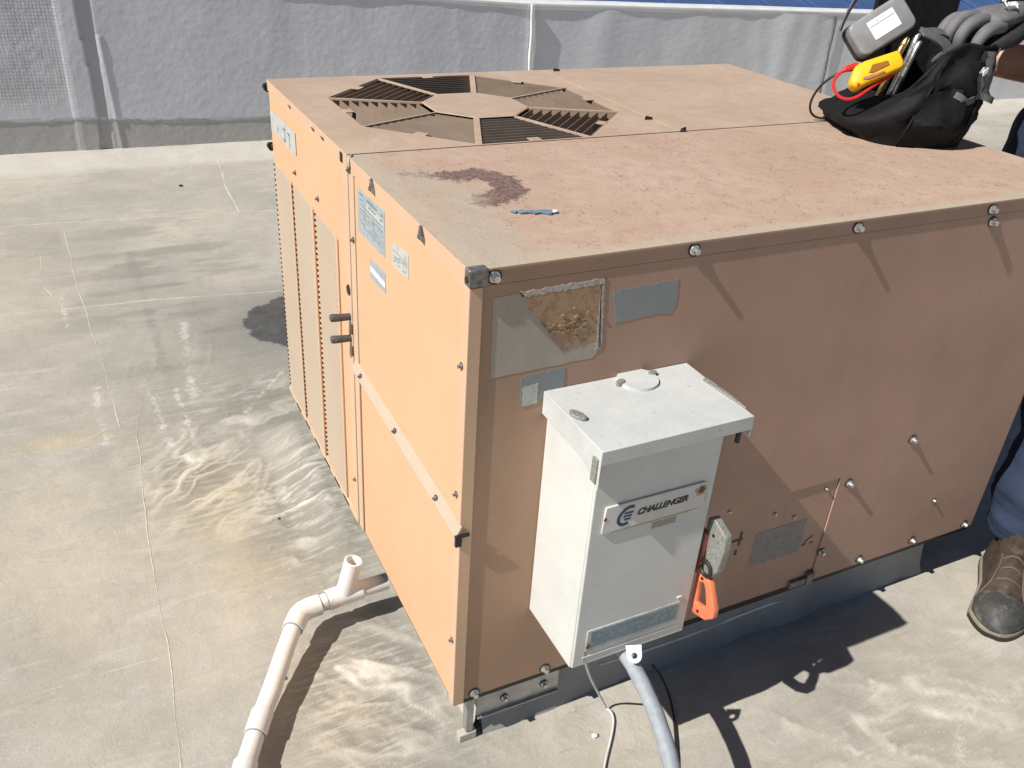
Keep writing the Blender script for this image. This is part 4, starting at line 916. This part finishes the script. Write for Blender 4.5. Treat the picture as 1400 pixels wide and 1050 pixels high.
# scrap on the top
o_ = ragged([(0.160, 0.206), (0.190, 0.199), (0.235, 0.186), (0.238, 0.176), (0.226, 0.171), (0.205, 0.180), (0.178, 0.192), (0.165, 0.196)], 0.0034, 4)
sc_ = MB().prism([(x, y, ZT+0.001) for x, y in o_], (0, 0, 0.0018)).build('torn_scrap', M['scrap'], None, 0)
sc_['label'] = 'small torn blue grey scrap lying on the tan unit top near the front corner'; sc_['category'] = 'scrap'
sc2 = MB().cyl((0.232, 0.179, ZT+0.0028), (0.232, 0.179, ZT+0.0045), 0.0045, 10).build('curled_end', M['label'], sc_)
# grit on the roof
def pebble(x, y, r_):
    b = bmesh.new(); bmesh.ops.create_icosphere(b, subdivisions=2, radius=1)
    for q in b.verts: q.co = Vector((q.co.x*r_*random.uniform(0.9, 1.2), q.co.y*r_*random.uniform(0.7, 1.0), q.co.z*r_*0.6))
    return MB().bm(b, 0, Matrix.Translation((x, y, pz(x, y)+r_*0.4)))
for i, (x, y, r_, lab, mat) in enumerate(((0.285, -0.082, 0.007, 'pale crumb of coating beside the grey conduit', 'coping'), (-0.145, 0.845, 0.004, 'tiny dark pebble on the wrinkled roof left of the unit', 'black'),
        (-0.265, 0.31, 0.008, 'pale lump of dried coating left of the white drain pipe', 'caulk'), (0.02, 3.72, 0.010, 'dark pebble with pale edge on the roof near the wall', 'black'))):
    p_ = pebble(x, y, r_).build('pebble', M[mat]); p_['label'] = lab; p_['category'] = 'pebble'

# ------------------------------------------------------------------ tool bag on the unit
BAGC = Vector((1.322, 0.470)); E1 = Vector((0.93, -0.37)).normalized(); E2 = Vector((0.37, 0.93)).normalized()
bag = thing('tool_bag', 'black nylon tool bag with grey straps sagging open on top of the tan unit', 'bag', (BAGC.x, BAGC.y, ZT))
def rimh(t_):
    c, s_ = math.cos(t_), math.sin(t_)                     # c along E1 (right), s along E2 (far)
    return 0.160+0.058*c-0.010*s_-0.03*math.exp(-((c+0.8)/0.3)**2)+0.052*math.exp(-((math.degrees(math.atan2(s_, c))+98)/34)**2)
def bag_pt(t_, q, off=0.0):
    c, s_ = math.cos(t_), math.sin(t_)
    se = (abs(c)**3.2+abs(s_)**3.2)**(-1/3.2)
    a, b_ = 0.122-off, 0.150-off
    bul = 0.012*math.sin(math.pi*min(q*1.1, 1))+0.055*max(0, -c)*math.exp(-((q-0.45)/0.35)**2)-0.018*q*q
    nz = (0.012*(float(fbm(np.array([t_*2.2]), np.array([q*3.0]), 200)[0])-0.5)*2+0.014*(float(ridge(np.array([t_*1.7+q*1.5]), np.array([q*2.2-t_*0.6]), 205)[0])-0.3))*min(1, q*4)
    px = se*c*(a+bul+nz); py = se*s_*(b_+bul*0.6+nz)
    lean = 0.035*q
    return Vector((BAGC.x+E1.x*(px+lean)+E2.x*py, BAGC.y+E1.y*(px+lean)+E2.y*py, ZT+0.002+q*rimh(t_)))
NT_, NQ = 64, 14
rings = [[bag_pt(2*math.pi*k/NT_, q/NQ) for k in range(NT_)] for q in range(NQ+1)]
inner = [[bag_pt(2*math.pi*k/NT_, q/NQ, 0.012)-Vector((0, 0, 0.001)) for k in range(NT_)] for q in range(NQ, 3, -1)]
MB().loft([rings[0]]+rings+inner, True).build('shell', M['bag'], bag, 60)
rim = [bag_pt(2*math.pi*k/NT_, 1.0, 0.004)+Vector((0, 0, 0.001)) for k in range(NT_+1)]
MB().tube(rim, 0.005, 8, cap=False).build('rim_piping', M['bag'], bag, 60)
# seams and pocket on the near side
TN = lambda a: R(a)
for a_ in (-118, -62):
    MB().tube([bag_pt(TN(a_+q*14), q, -0.001) for q in np.linspace(0.02, 0.98, 14)], 0.0028, 8).build('zip_seam', M['bag'], bag, 60)
pk = [[bag_pt(TN(-112+40*u), 0.10+0.50*v, -0.004-0.016*math.sin(math.pi*u)*math.sin(math.pi*min(1, v*1.0+0.12))) for u in np.linspace(0, 1, 12)] for v in np.linspace(0, 1, 10)]
MB().loft(pk, False, False).build('pocket', M['bag'], bag, 60)
# grey trim band and strap on the right-hand end
band = [bag_pt(TN(a_), 0.52+0.03*math.sin(a_*0.2), -0.004) for a_ in np.linspace(-84, 20, 26)]
MB().ribbon(band, [Vector((p.x-BAGC.x, p.y-BAGC.y, 0)).normalized() for p in band], 0.014, 0.003).build('trim_band', M['bag_grey'], bag, 60)
pan = [[bag_pt(TN(a_), q, -0.0035) for a_ in np.linspace(-70, 10, 16)] for q in np.linspace(0.55, 0.985, 9)]
MB().loft(pan, False, False).build('end_panel', M['bag_grey'], bag, 60)
sp = [Vector(p) for p in ((1.262, 0.352, 1.100), (1.270, 0.350, 1.135), (1.290, 0.352, 1.180), (1.310, 0.362, 1.222), (1.303, 0.376, 1.250), (1.272, 0.386, 1.268), (1.240, 0.396, 1.278))]
MB().strap(sp, [Vector((-0.25, -0.95, 0.25))]*4+[Vector((-0.1, -0.8, 0.6)), Vector((0, -0.6, 0.8)), Vector((0, -0.5, 0.85))], 0.030, 0.004).build('carry_strap', M['bag_grey'], bag, 60)
hdl = [Vector(p) for p in ((1.245, 0.400, 1.275), (1.30, 0.405, 1.276), (1.36, 0.410, 1.262), (1.40, 0.415, 1.256), (1.44, 0.43, 1.250), (1.455, 0.48, 1.23), (1.45, 0.52, 1.19))]
MB().strap(hdl, (0, -0.5, 0.8), 0.020, 0.005).build('handle', M['bag_grey'], bag, 60)
lgp = MB()
for i in range(7):
    a_ = -66+i*1.3; p = bag_pt(TN(a_), 0.80+random.uniform(-0.03, 0.03), -0.006)
    lgp.box((p.x-0.003, p.y-0.001, p.z-0.006), (p.x+0.003, p.y+0.001, p.z+0.006), 0.0006)
lgp.build('emblem', M['label'], bag, 0)
# tall back divider of the bag
bk = []
for i in range(9):
    u = i/8; base = BAGC+E1*(-0.06+0.20*u)+E2*0.105
    bk.append([Vector((base.x, base.y, ZT+0.03)), Vector((base.x+0.004, base.y+0.01, ZT+0.16)), Vector((base.x+0.008, base.y+0.015, ZT+0.31+0.02*math.sin(u*3))), Vector((base.x+0.010, base.y+0.029, ZT+0.31+0.02*math.sin(u*3))), Vector((base.x+0.012, base.y+0.03, ZT+0.16)), Vector((base.x+0.01, base.y+0.02, ZT+0.03))])
MB().loft(bk).build('divider', M['bag'], bag, 50)
lp = bez((1.245, 0.52, 1.165), (1.16, 0.56, 1.20), (1.13, 0.62, 1.06), (1.20, 0.60, 1.045), 24)+bez((1.20, 0.60, 1.045), (1.25, 0.58, 1.04), (1.24, 0.52, 1.06), (1.26, 0.48, 1.10), 10)[1:]
ch = MB().tube(lp, 0.0028, 8).build('cable_loop', M['black'])
ch['label'] = 'thin black cable looping out of the left end of the black tool bag'; ch['category'] = 'cable'
# yellow clamp meter
ym = thing('clamp_meter', 'yellow clamp meter poking out of the open left end of the black bag', 'meter', (1.18, 0.44, 1.15))
def slab(outline, org, ex, ey, th, bev):
    ex = Vector(ex).normalized(); ey = Vector(ey); ey = (ey-ex*ey.dot(ex)).normalized(); ez = ex.cross(ey)
    mb = MB(); mb.prism([Vector(org)+ex*p[0]+ey*p[1]-ez*th/2 for p in outline], ez*th, bev); return mb, ex, ey, ez
YO = (1.166, 0.452, 1.182); YX = (0.86, -0.30, 0.40); YY = (-0.05, 0.65, 0.76)
oy = [(-0.044, -0.022), (-0.036, -0.029), (-0.014, -0.026), (0.07, -0.023), (0.078, -0.015), (0.078, 0.019), (0.0, 0.024), (-0.022, 0.022), (-0.036, 0.007), (-0.048, -0.010)]
mb, ex, ey, ez = slab(oy, YO, YX, YY, 0.036, 0.007); mb.build('case', M['yellow'], ym, 50)
O_ = Vector(YO)
mb, *_ = slab([(-0.004, -0.006), (0.004, -0.010), (0.045, -0.007), (0.045, 0.004), (0.010, 0.008)], O_+ez*0.0185, YX, YY, 0.003, 0.001); mb.build('grip_recess', simple('amber_recess', (0.28, 0.11, 0.01), 0.5), ym)
mb, *_ = slab([(-0.022, -0.017), (-0.008, -0.020), (0.03, -0.019), (0.03, -0.015), (-0.018, -0.011)], O_+ez*0.0185, YX, YY, 0.003, 0.001); mb.build('dial', M['orange_dk'], ym)
mb, *_ = slab([(-0.038, -0.024), (-0.033, -0.026), (-0.030, -0.021), (-0.037, -0.018)], O_+ez*0.0185, YX, YY, 0.004, 0.001); mb.build('jack', M['red'], ym)
rl = MB().tube(bez(O_+ex*-0.012+ey*0.026, O_+ex*-0.050+ey*0.030, O_+ex*-0.078+ey*0.020, O_+ex*-0.080+ey*-0.008, 14)+bez(O_+ex*-0.080+ey*-0.008, O_+ex*-0.080+ey*-0.040, O_+ex*-0.05+ey*-0.048, O_+ex*-0.026+ey*-0.040, 12)[1:]+bez(O_+ex*-0.026+ey*-0.040, O_+ex*0.0+ey*-0.034, O_+ex*0.02+ey*-0.028, O_+ex*0.05+ey*-0.026, 8)[1:], [0.0062]*5+[0.0036]*(14+12+8-4), 10).build('test_lead', M['red'])
rl['label'] = 'red test lead looping round the yellow meter'; rl['category'] = 'cable'
# grey instrument leaning behind
gm = thing('grey_instrument', 'grey rounded instrument with white paper label leaning in the back of the bag', 'instrument', (1.28, 0.53, 1.2))
GO = (1.248, 0.522, 1.266); GX = (0.80, -0.16, 0.52); GY = (-0.28, 0.55, 0.70)
rr = lambda a, b_, r_: [(sx_*(a-r_)+r_*math.cos(q), sy_*(b_-r_)+r_*math.sin(q)) for sx_, sy_, q0 in ((1, 1, 0), (-1, 1, 90), (-1, -1, 180), (1, -1, 270)) for q in [R(q0+k*22.5) for k in range(5)]]
mb, ex, ey, ez = slab(rr(0.072, 0.041, 0.017), GO, GX, GY, 0.034, 0.006); mb.build('case', M['meter'], gm, 50)
G_ = Vector(GO)
mb, *_ = slab(rr(0.074, 0.043, 0.017), G_-ez*0.022, GX, GY, 0.014, 0.003); mb.build('bumper', M['black'], gm, 50)
mb, *_ = slab(rr(0.034, 0.022, 0.002), G_+ez*0.0172+ex*0.004+ey*0.002, GX, GY, 0.0012, 0.0003); lb = mb.build('paper_label', M['label'], gm)
ln = MB()
for p, q in (((-0.028, 0.010), (0.036, 0.0108)), ((-0.008, 0.0160), (-0.003, 0.0168))):
    m2, *_ = slab([(p[0], p[1]), (q[0], p[1]), (q[0], q[1]), (p[0], q[1])], G_+ez*0.0182, GX, GY, 0.0004, 0); ln.add(m2.v, m2.f)
ln.build('print', M['ink'], lb, 0)
# hardware glinting in the bag, shoulder strap
for i, (x, y, z, mat) in enumerate(((1.285, 0.475, 1.240, 'brass'), (1.308, 0.465, 1.250, 'steel'), (1.300, 0.450, 1.236, 'steel'), (1.272, 0.470, 1.226, 'brass'))):
    f_ = MB().tube([(x-0.03, y+0.01, z-0.13), (x-0.006, y, z-0.02), (x, y, z), (x+0.004, y-0.002, z+0.010), (x+0.005, y-0.002, z+0.013)], [0.007, 0.007, 0.0075, 0.0055, 0.003], 10).build('tool_shaft', M[mat])
    f_['label'] = ('dull brass tool shaft standing highest between the yellow meter and the steel shafts', 'shiny steel tool shaft standing tallest in the black bag', 'shorter shiny steel tool shaft leaning nearest the bag handle strap', 'dull brass tool shaft tucked right behind the yellow meter')[i]
    f_['group'] = 'tool shafts standing in the bag'
    f_['category'] = 'tool'
sst = [Vector(p) for p in ((1.165, 0.56, 1.255), (1.175, 0.56, 1.29), (1.20, 0.56, 1.34), (1.25, 0.58, 1.40), (1.33, 0.60, 1.42), (1.40, 0.60, 1.36), (1.42, 0.58, 1.28))]
MB().strap(sst, (0.55, -0.75, 0.2), 0.022, 0.003).build('shoulder_strap', M['bag_grey'], bag, 60)

# ------------------------------------------------------------------ the technician
def skinned(name, chains, mats, parent, sub=2, disp=None, smooth=60):
    """chains: list of lists of ((x,y,z), radius or (rx,ry)); a point equal to an earlier one joins it"""
    V, RD, Eg, roots, idx = [], [], [], [], {}
    for ch_ in chains:
        prev = None
        for p, r_ in ch_:
            key = tuple(round(c, 4) for c in p)
            if key not in idx:
                idx[key] = len(V); V.append(p); RD.append(r_ if isinstance(r_, tuple) else (r_, r_))
                if prev is None: roots.append(idx[key])
            i = idx[key]
            if prev is not None: Eg.append((prev, i))
            prev = i
    me = bpy.data.meshes.new(name); me.from_pydata(V, Eg, []); ob = bpy.data.objects.new(name, me); COL.objects.link(ob)
    sk = ob.modifiers.new('skin', 'SKIN'); sk.use_smooth_shade = True; sk.branch_smoothing = 0.6
    for i, sv in enumerate(me.skin_vertices[0].data): sv.radius = RD[i]; sv.use_root = i in roots
    sb_ = ob.modifiers.new('sub', 'SUBSURF'); sb_.levels = sub; sb_.render_levels = sub
    bpy.context.view_layer.update(); dg = bpy.context.evaluated_depsgraph_get()
    m2 = bpy.data.meshes.new_from_object(ob.evaluated_get(dg)); bpy.data.objects.remove(ob)
    m2.name = name; m2.materials.clear()
    for x in (mats if isinstance(mats, list) else [mats]): m2.materials.append(x)
    if disp:
        n = len(m2.vertices); co = np.empty(n*3, np.float32); no = np.empty(n*3, np.float32)
        m2.vertices.foreach_get('co', co); m2.vertex_normals.foreach_get('vector', no); co = co.reshape(-1, 3); no = no.reshape(-1, 3)
        co = co+no*disp(co)[:, None]; m2.vertices.foreach_set('co', co.astype(np.float32).ravel()); m2.update()
    finish(m2, smooth); return place(name, m2, parent)
PX = 1.70
per = thing('person', 'person in navy work trousers, grey gloves and brown boots reaching into the black bag', 'person', (PX, 0.2, 0))
HL, HR = (1.70, 0.16, 0.94), (1.74, 0.38, 0.94)
body = skinned('body', [
    [((1.72, 0.28, 1.00), (0.125, 0.10)), ((1.72, 0.29, 1.15), (0.12, 0.095)), ((1.70, 0.30, 1.34), (0.14, 0.105)), ((1.675, 0.31, 1.45), (0.11, 0.08)), ((1.655, 0.315, 1.52), 0.055), ((1.635, 0.32, 1.57), 0.052),
     ((1.615, 0.325, 1.63), (0.072, 0.078)), ((1.600, 0.33, 1.70), (0.080, 0.092)), ((1.605, 0.33, 1.765), (0.060, 0.068))],
    [((1.675, 0.31, 1.45), 0.08), ((1.68, 0.13, 1.45), 0.062), ((1.77, 0.12, 1.26), 0.048), ((1.775, 0.26, 1.19), 0.046), ((1.705, 0.42, 1.188), 0.047), ((1.615, 0.545, 1.195), 0.040), ((1.545, 0.605, 1.20), 0.031)],
    [((1.675, 0.31, 1.45), 0.08), ((1.68, 0.49, 1.45), 0.062), ((1.80, 0.56, 1.28), 0.048), ((1.72, 0.50, 1.285), 0.042), ((1.62, 0.45, 1.30), 0.034), ((1.555, 0.43, 1.303), 0.030)],
    [((1.72, 0.28, 1.00), 0.12), (HL, 0.085), ((1.625, 0.01, 0.50), 0.055), ((1.535, -0.045, 0.12), 0.038)],
    [((1.72, 0.28, 1.00), 0.12), (HR, 0.085), ((1.71, 0.40, 0.50), 0.055), ((1.77, 0.40, 0.12), 0.038)],
], M['skin'], per, 2)
hair = MB(); b = bmesh.new(); bmesh.ops.create_uvsphere(b, u_segments=24, v_segments=14, radius=1)
for q in b.verts: q.co = Vector((q.co.x*0.108, q.co.y*0.092, q.co.z*0.085))
hair.bm(b, 0, Matrix.Translation((1.615, 0.33, 1.745))); hair.box((1.50, 0.27, 1.735), (1.56, 0.39, 1.745), 0.004); hair.build('cap', M['navy'], per, 60)
face = MB()
for y in (0.30, 0.36):
    b = bmesh.new(); bmesh.ops.create_uvsphere(b, u_segments=10, v_segments=8, radius=0.011); face.bm(b, 0, Matrix.Translation((1.532, y, 1.695)))
face.build('eyes', M['label'], per)
MB().tube([(1.530, 0.33, 1.70), (1.517, 0.33, 1.675), (1.508, 0.33, 1.66), (1.528, 0.33, 1.652)], [0.008, 0.011, 0.014, 0.008], 10).build('nose', M['skin'], per, 60)
MB().tube([(1.535, 0.305, 1.625), (1.524, 0.33, 1.622), (1.535, 0.355, 1.625)], [0.003, 0.006, 0.003], 8).build('mouth', simple('lips', (0.3, 0.11, 0.09), 0.5), per, 60)
for s_ in (-1, 1):
    MB().tube([(1.61, 0.33+s_*0.078, 1.71), (1.625, 0.33+s_*0.092, 1.70), (1.622, 0.33+s_*0.092, 1.675), (1.607, 0.33+s_*0.080, 1.66)], [0.006, 0.010, 0.010, 0.005], 8).build('ear', M['skin'], per, 60)
def folds(co):
    x, y, z = co[:, 0], co[:, 1], co[:, 2]
    a = np.arctan2(y-0.2, x-1.6)
    low = np.clip((0.55-z)/0.4, 0, 1)
    f = 0.026*(fbm(z*13+1.6*fbm(a*2, z*3, 8), a*1.6+x*3, 300)-0.5)*(0.6+1.9*low)+0.010*ridge(z*7+a*0.5, a*1.1+z*2, 302)*low
    return f+0.006*(fbm(x*11, z*9+y*7, 305)-0.5)
tr = skinned('trousers', [
    [((1.715, 0.28, 1.14), (0.172, 0.140)), ((1.705, 0.28, 1.05), (0.185, 0.150)), ((1.71, 0.27, 0.96), (0.185, 0.15)), (HL, 0.118), ((1.675, 0.09, 0.75), 0.108), ((1.635, 0.01, 0.50), 0.088), ((1.600, -0.03, 0.33), 0.084), ((1.575, -0.050, 0.275), 0.086), ((1.558, -0.062, 0.228), 0.110), ((1.548, -0.066, 0.192), 0.074), ((1.538, -0.071, 0.158), 0.094), ((1.532, -0.074, 0.100), 0.083)],
    [((1.71, 0.27, 0.96), 0.15), (HR, 0.118), ((1.72, 0.40, 0.75), 0.106), ((1.715, 0.41, 0.50), 0.088), ((1.74, 0.41, 0.30), 0.080), ((1.765, 0.41, 0.14), 0.080)]], M['navy'], per, 3, folds)
skinned('shirt', [
    [((1.715, 0.285, 1.08), (0.160, 0.132)), ((1.712, 0.29, 1.22), (0.158, 0.128)), ((1.70, 0.30, 1.36), (0.165, 0.125)), ((1.675, 0.31, 1.46), (0.115, 0.085)), ((1.66, 0.314, 1.505), 0.062)],
    [((1.675, 0.31, 1.46), 0.10), ((1.68, 0.13, 1.45), 0.092), ((1.73, 0.122, 1.34), 0.080), ((1.768, 0.122, 1.25), 0.072)],
    [((1.675, 0.31, 1.46), 0.10), ((1.68, 0.49, 1.45), 0.092), ((1.745, 0.53, 1.36), 0.080), ((1.80, 0.56, 1.27), 0.072)]], M['navy'], per, 2, lambda co: 0.008*(fbm(co[:, 0]*9, co[:, 2]*11+co[:, 1]*5, 311)-0.5))
# gloved right hand closing on the bag handle
K = [(1.405, 0.352, 1.292), (1.386, 0.380, 1.304), (1.378, 0.409, 1.307), (1.384, 0.437, 1.300)]
chains = [[((1.62, 0.440, 1.305), (0.040, 0.034)), ((1.57, 0.430, 1.308), (0.038, 0.030)), ((1.53, 0.418, 1.308), (0.046, 0.027)), ((1.48, 0.406, 1.308), (0.054, 0.025)), ((1.43, 0.396, 1.304), (0.054, 0.021)), ((1.405, 0.395, 1.300), (0.048, 0.017))], [((1.54, 0.41, 1.295), 0.032), ((1.48, 0.398, 1.287), 0.036), ((1.425, 0.392, 1.284), 0.034), ((1.40, 0.392, 1.270), 0.028)]]
ln_ = (0.98, 1.08, 1.02, 0.88)
glv = skinned('glove', chains, M['glove'], per, 3)
for i, (x, y, z) in enumerate(K):
    l = ln_[i]
    skinned('finger', [[((x+0.055, y+(0.397-y)*0.25, z-0.002), 0.0155), ((x, y, z), 0.0165), ((x-0.026*l, y-0.001, z-0.012), 0.0155), ((x-0.040*l, y, z-0.036*l), 0.0148), ((x-0.032*l, y+0.002, z-0.058*l), 0.0140), ((x-0.014*l, y+0.003, z-0.066*l), 0.0120)]], M['glove'], glv, 2)
skinned('thumb', [[((1.570, 0.405, 1.290), 0.020), ((1.525, 0.372, 1.277), 0.0235), ((1.478, 0.350, 1.266), 0.0205), ((1.438, 0.343, 1.260), 0.0175), ((1.408, 0.346, 1.250), 0.0155), ((1.394, 0.350, 1.244), 0.012)]], M['glove_palm'], glv, 2)
gl2 = skinned('glove', [[((1.60, 0.565, 1.198), 0.040), ((1.555, 0.600, 1.202), 0.035), ((1.515, 0.628, 1.208), 0.036), ((1.475, 0.640, 1.218), 0.034)]], M['glove'], per, 2)
for i in range(4):
    y = 0.60+0.024*i
    skinned('finger', [[((1.50, 0.62+0.4*(y-0.63), 1.218), 0.0125), ((1.468, y, 1.228), 0.0128), ((1.440, y-0.004, 1.236), 0.0120), ((1.420, y-0.012, 1.226), 0.0112), ((1.412, y-0.016, 1.206), 0.0098)]], M['glove'], gl2, 2)
skinned('thumb', [[((1.535, 0.59, 1.205), 0.014), ((1.505, 0.575, 1.215), 0.0155), ((1.470, 0.572, 1.226), 0.0140), ((1.445, 0.575, 1.228), 0.0110)]], M['glove_palm'], gl2, 2)
text_mb('Toup', 0.052, (1.445, 0.366, 1.3335), (1, 0.12, 0.02), (-0.02, 0.75, 0.6), 0.0008, 0, 0.02).build('print', M['label'], glv, 0)

# boots
def boot(toe, heel, side):
    toe, heel = Vector((toe[0], toe[1], 0)), Vector((heel[0], heel[1], 0)); d = (heel-toe).normalized(); s_ = Vector((-d.y, d.x, 0)); L_ = (heel-toe).length
    def P3(u, v, z): return toe+d*u*L_+s_*v+Vector((0, 0, z))
    bt_ = None
    wdt = lambda u: 0.057*min(1, (max(u, 0.0)/0.16)**0.45)*(1-0.18*math.exp(-((u-0.55)/0.2)**2))*min(1, (max(1.0-u, 0)/0.10)**0.45)
    us = [0.003, 0.012, 0.03, 0.06, 0.10, 0.16, 0.24, 0.34, 0.45, 0.56, 0.68, 0.80, 0.90, 0.96, 0.988, 0.998]
    top = lambda u: 0.030+0.046*min(1, (u/0.10)**0.55)+0.055*sstep(0.22, 0.62, u)
    up_ = []
    for u in us:
        w_ = wdt(u)+0.0005; h = float(top(u)); zz = 0.022
        up_.append([P3(u, w_*math.cos(q)*(1.0 if math.sin(q) < 0.3 else 1.0), zz+(h-zz)*max(0, math.sin(q))**0.75) for q in np.linspace(0, math.pi, 15)])
    o_ = MB().loft(up_, True).build('boot', M['leather'], per, 60)
    ol = []
    for u in us: ol.append((u, wdt(u)+0.005))
    line = [P3(u, w_, 0) for u, w_ in ol]+[P3(u, -w_, 0) for u, w_ in reversed(ol)]
    MB().prism([p+Vector((0, 0, 0.0005)) for p in line], (0, 0, 0.012), 0.001).build('sole', M['black'], o_)
    MB().prism([p+Vector((0, 0, 0.0128)) for p in line], (0, 0, 0.011), 0.002).build('welt', M['sole'], o_)
    cap = []
    for u in [0.0012, 0.004, 0.014, 0.035, 0.065, 0.105, 0.155, 0.20, 0.235, 0.25]:
        w_ = wdt(u)+0.0022; h = float(top(u))+0.002
        cap.append([P3(max(0.0, u-0.004)+0.04*(1-abs(math.cos(q)))*(-1 if u > 0.15 else 0)*0.0+0.05*abs(math.cos(q))*(1 if u > 0.2 else 0), w_*math.cos(q), 0.024+(h-0.024)*max(0, math.sin(q))**0.75) for q in np.linspace(0.05, math.pi-0.05, 15)])
    MB().loft(cap, True, False).build('toe_cap', M['toecap'], o_, 60)
    # tongue, laces, eyelet bands
    for k in range(4):
        u = 0.36+0.085*k; h = float(top(u)); w_ = wdt(u)
        MB().tube([P3(u+0.02, w_*0.80*math.cos(q), 0.022+(h-0.018)*math.sin(q)**0.75+0.002) for q in np.linspace(0.55, math.pi-0.55, 12)], 0.0032, 6).build('lace', M['lace'], o_, 60)
    for sg in (-1, 1):
        MB().tube([P3(u, sg*(wdt(u)*math.cos(qq)+0.0008), 0.022+(float(top(u))-0.020)*math.sin(qq)**0.75) for u, qq in ((0.26, 0.25), (0.30, 0.55), (0.36, 0.85), (0.48, 0.98), (0.62, 1.0))], 0.003, 6).build('seam', M['lace'], o_, 60)
    c = P3(0.74, 0, 0)
    MB().loft([[c+d*(0.055*math.cos(q)-0.006)+s_*0.045*math.sin(q)+Vector((0, 0, z))+d*zo for q in np.linspace(0, 2*math.pi, 21)[:-1]] for z, zo in ((0.07, 0), (0.11, 0.0), (0.15, 0.004), (0.19, 0.006))], True).build('shaft', M['leather'], o_, 60)
boot((1.310, -0.222), (1.585, -0.045), 1)
boot((1.60, 0.42), (1.88, 0.40), 1)
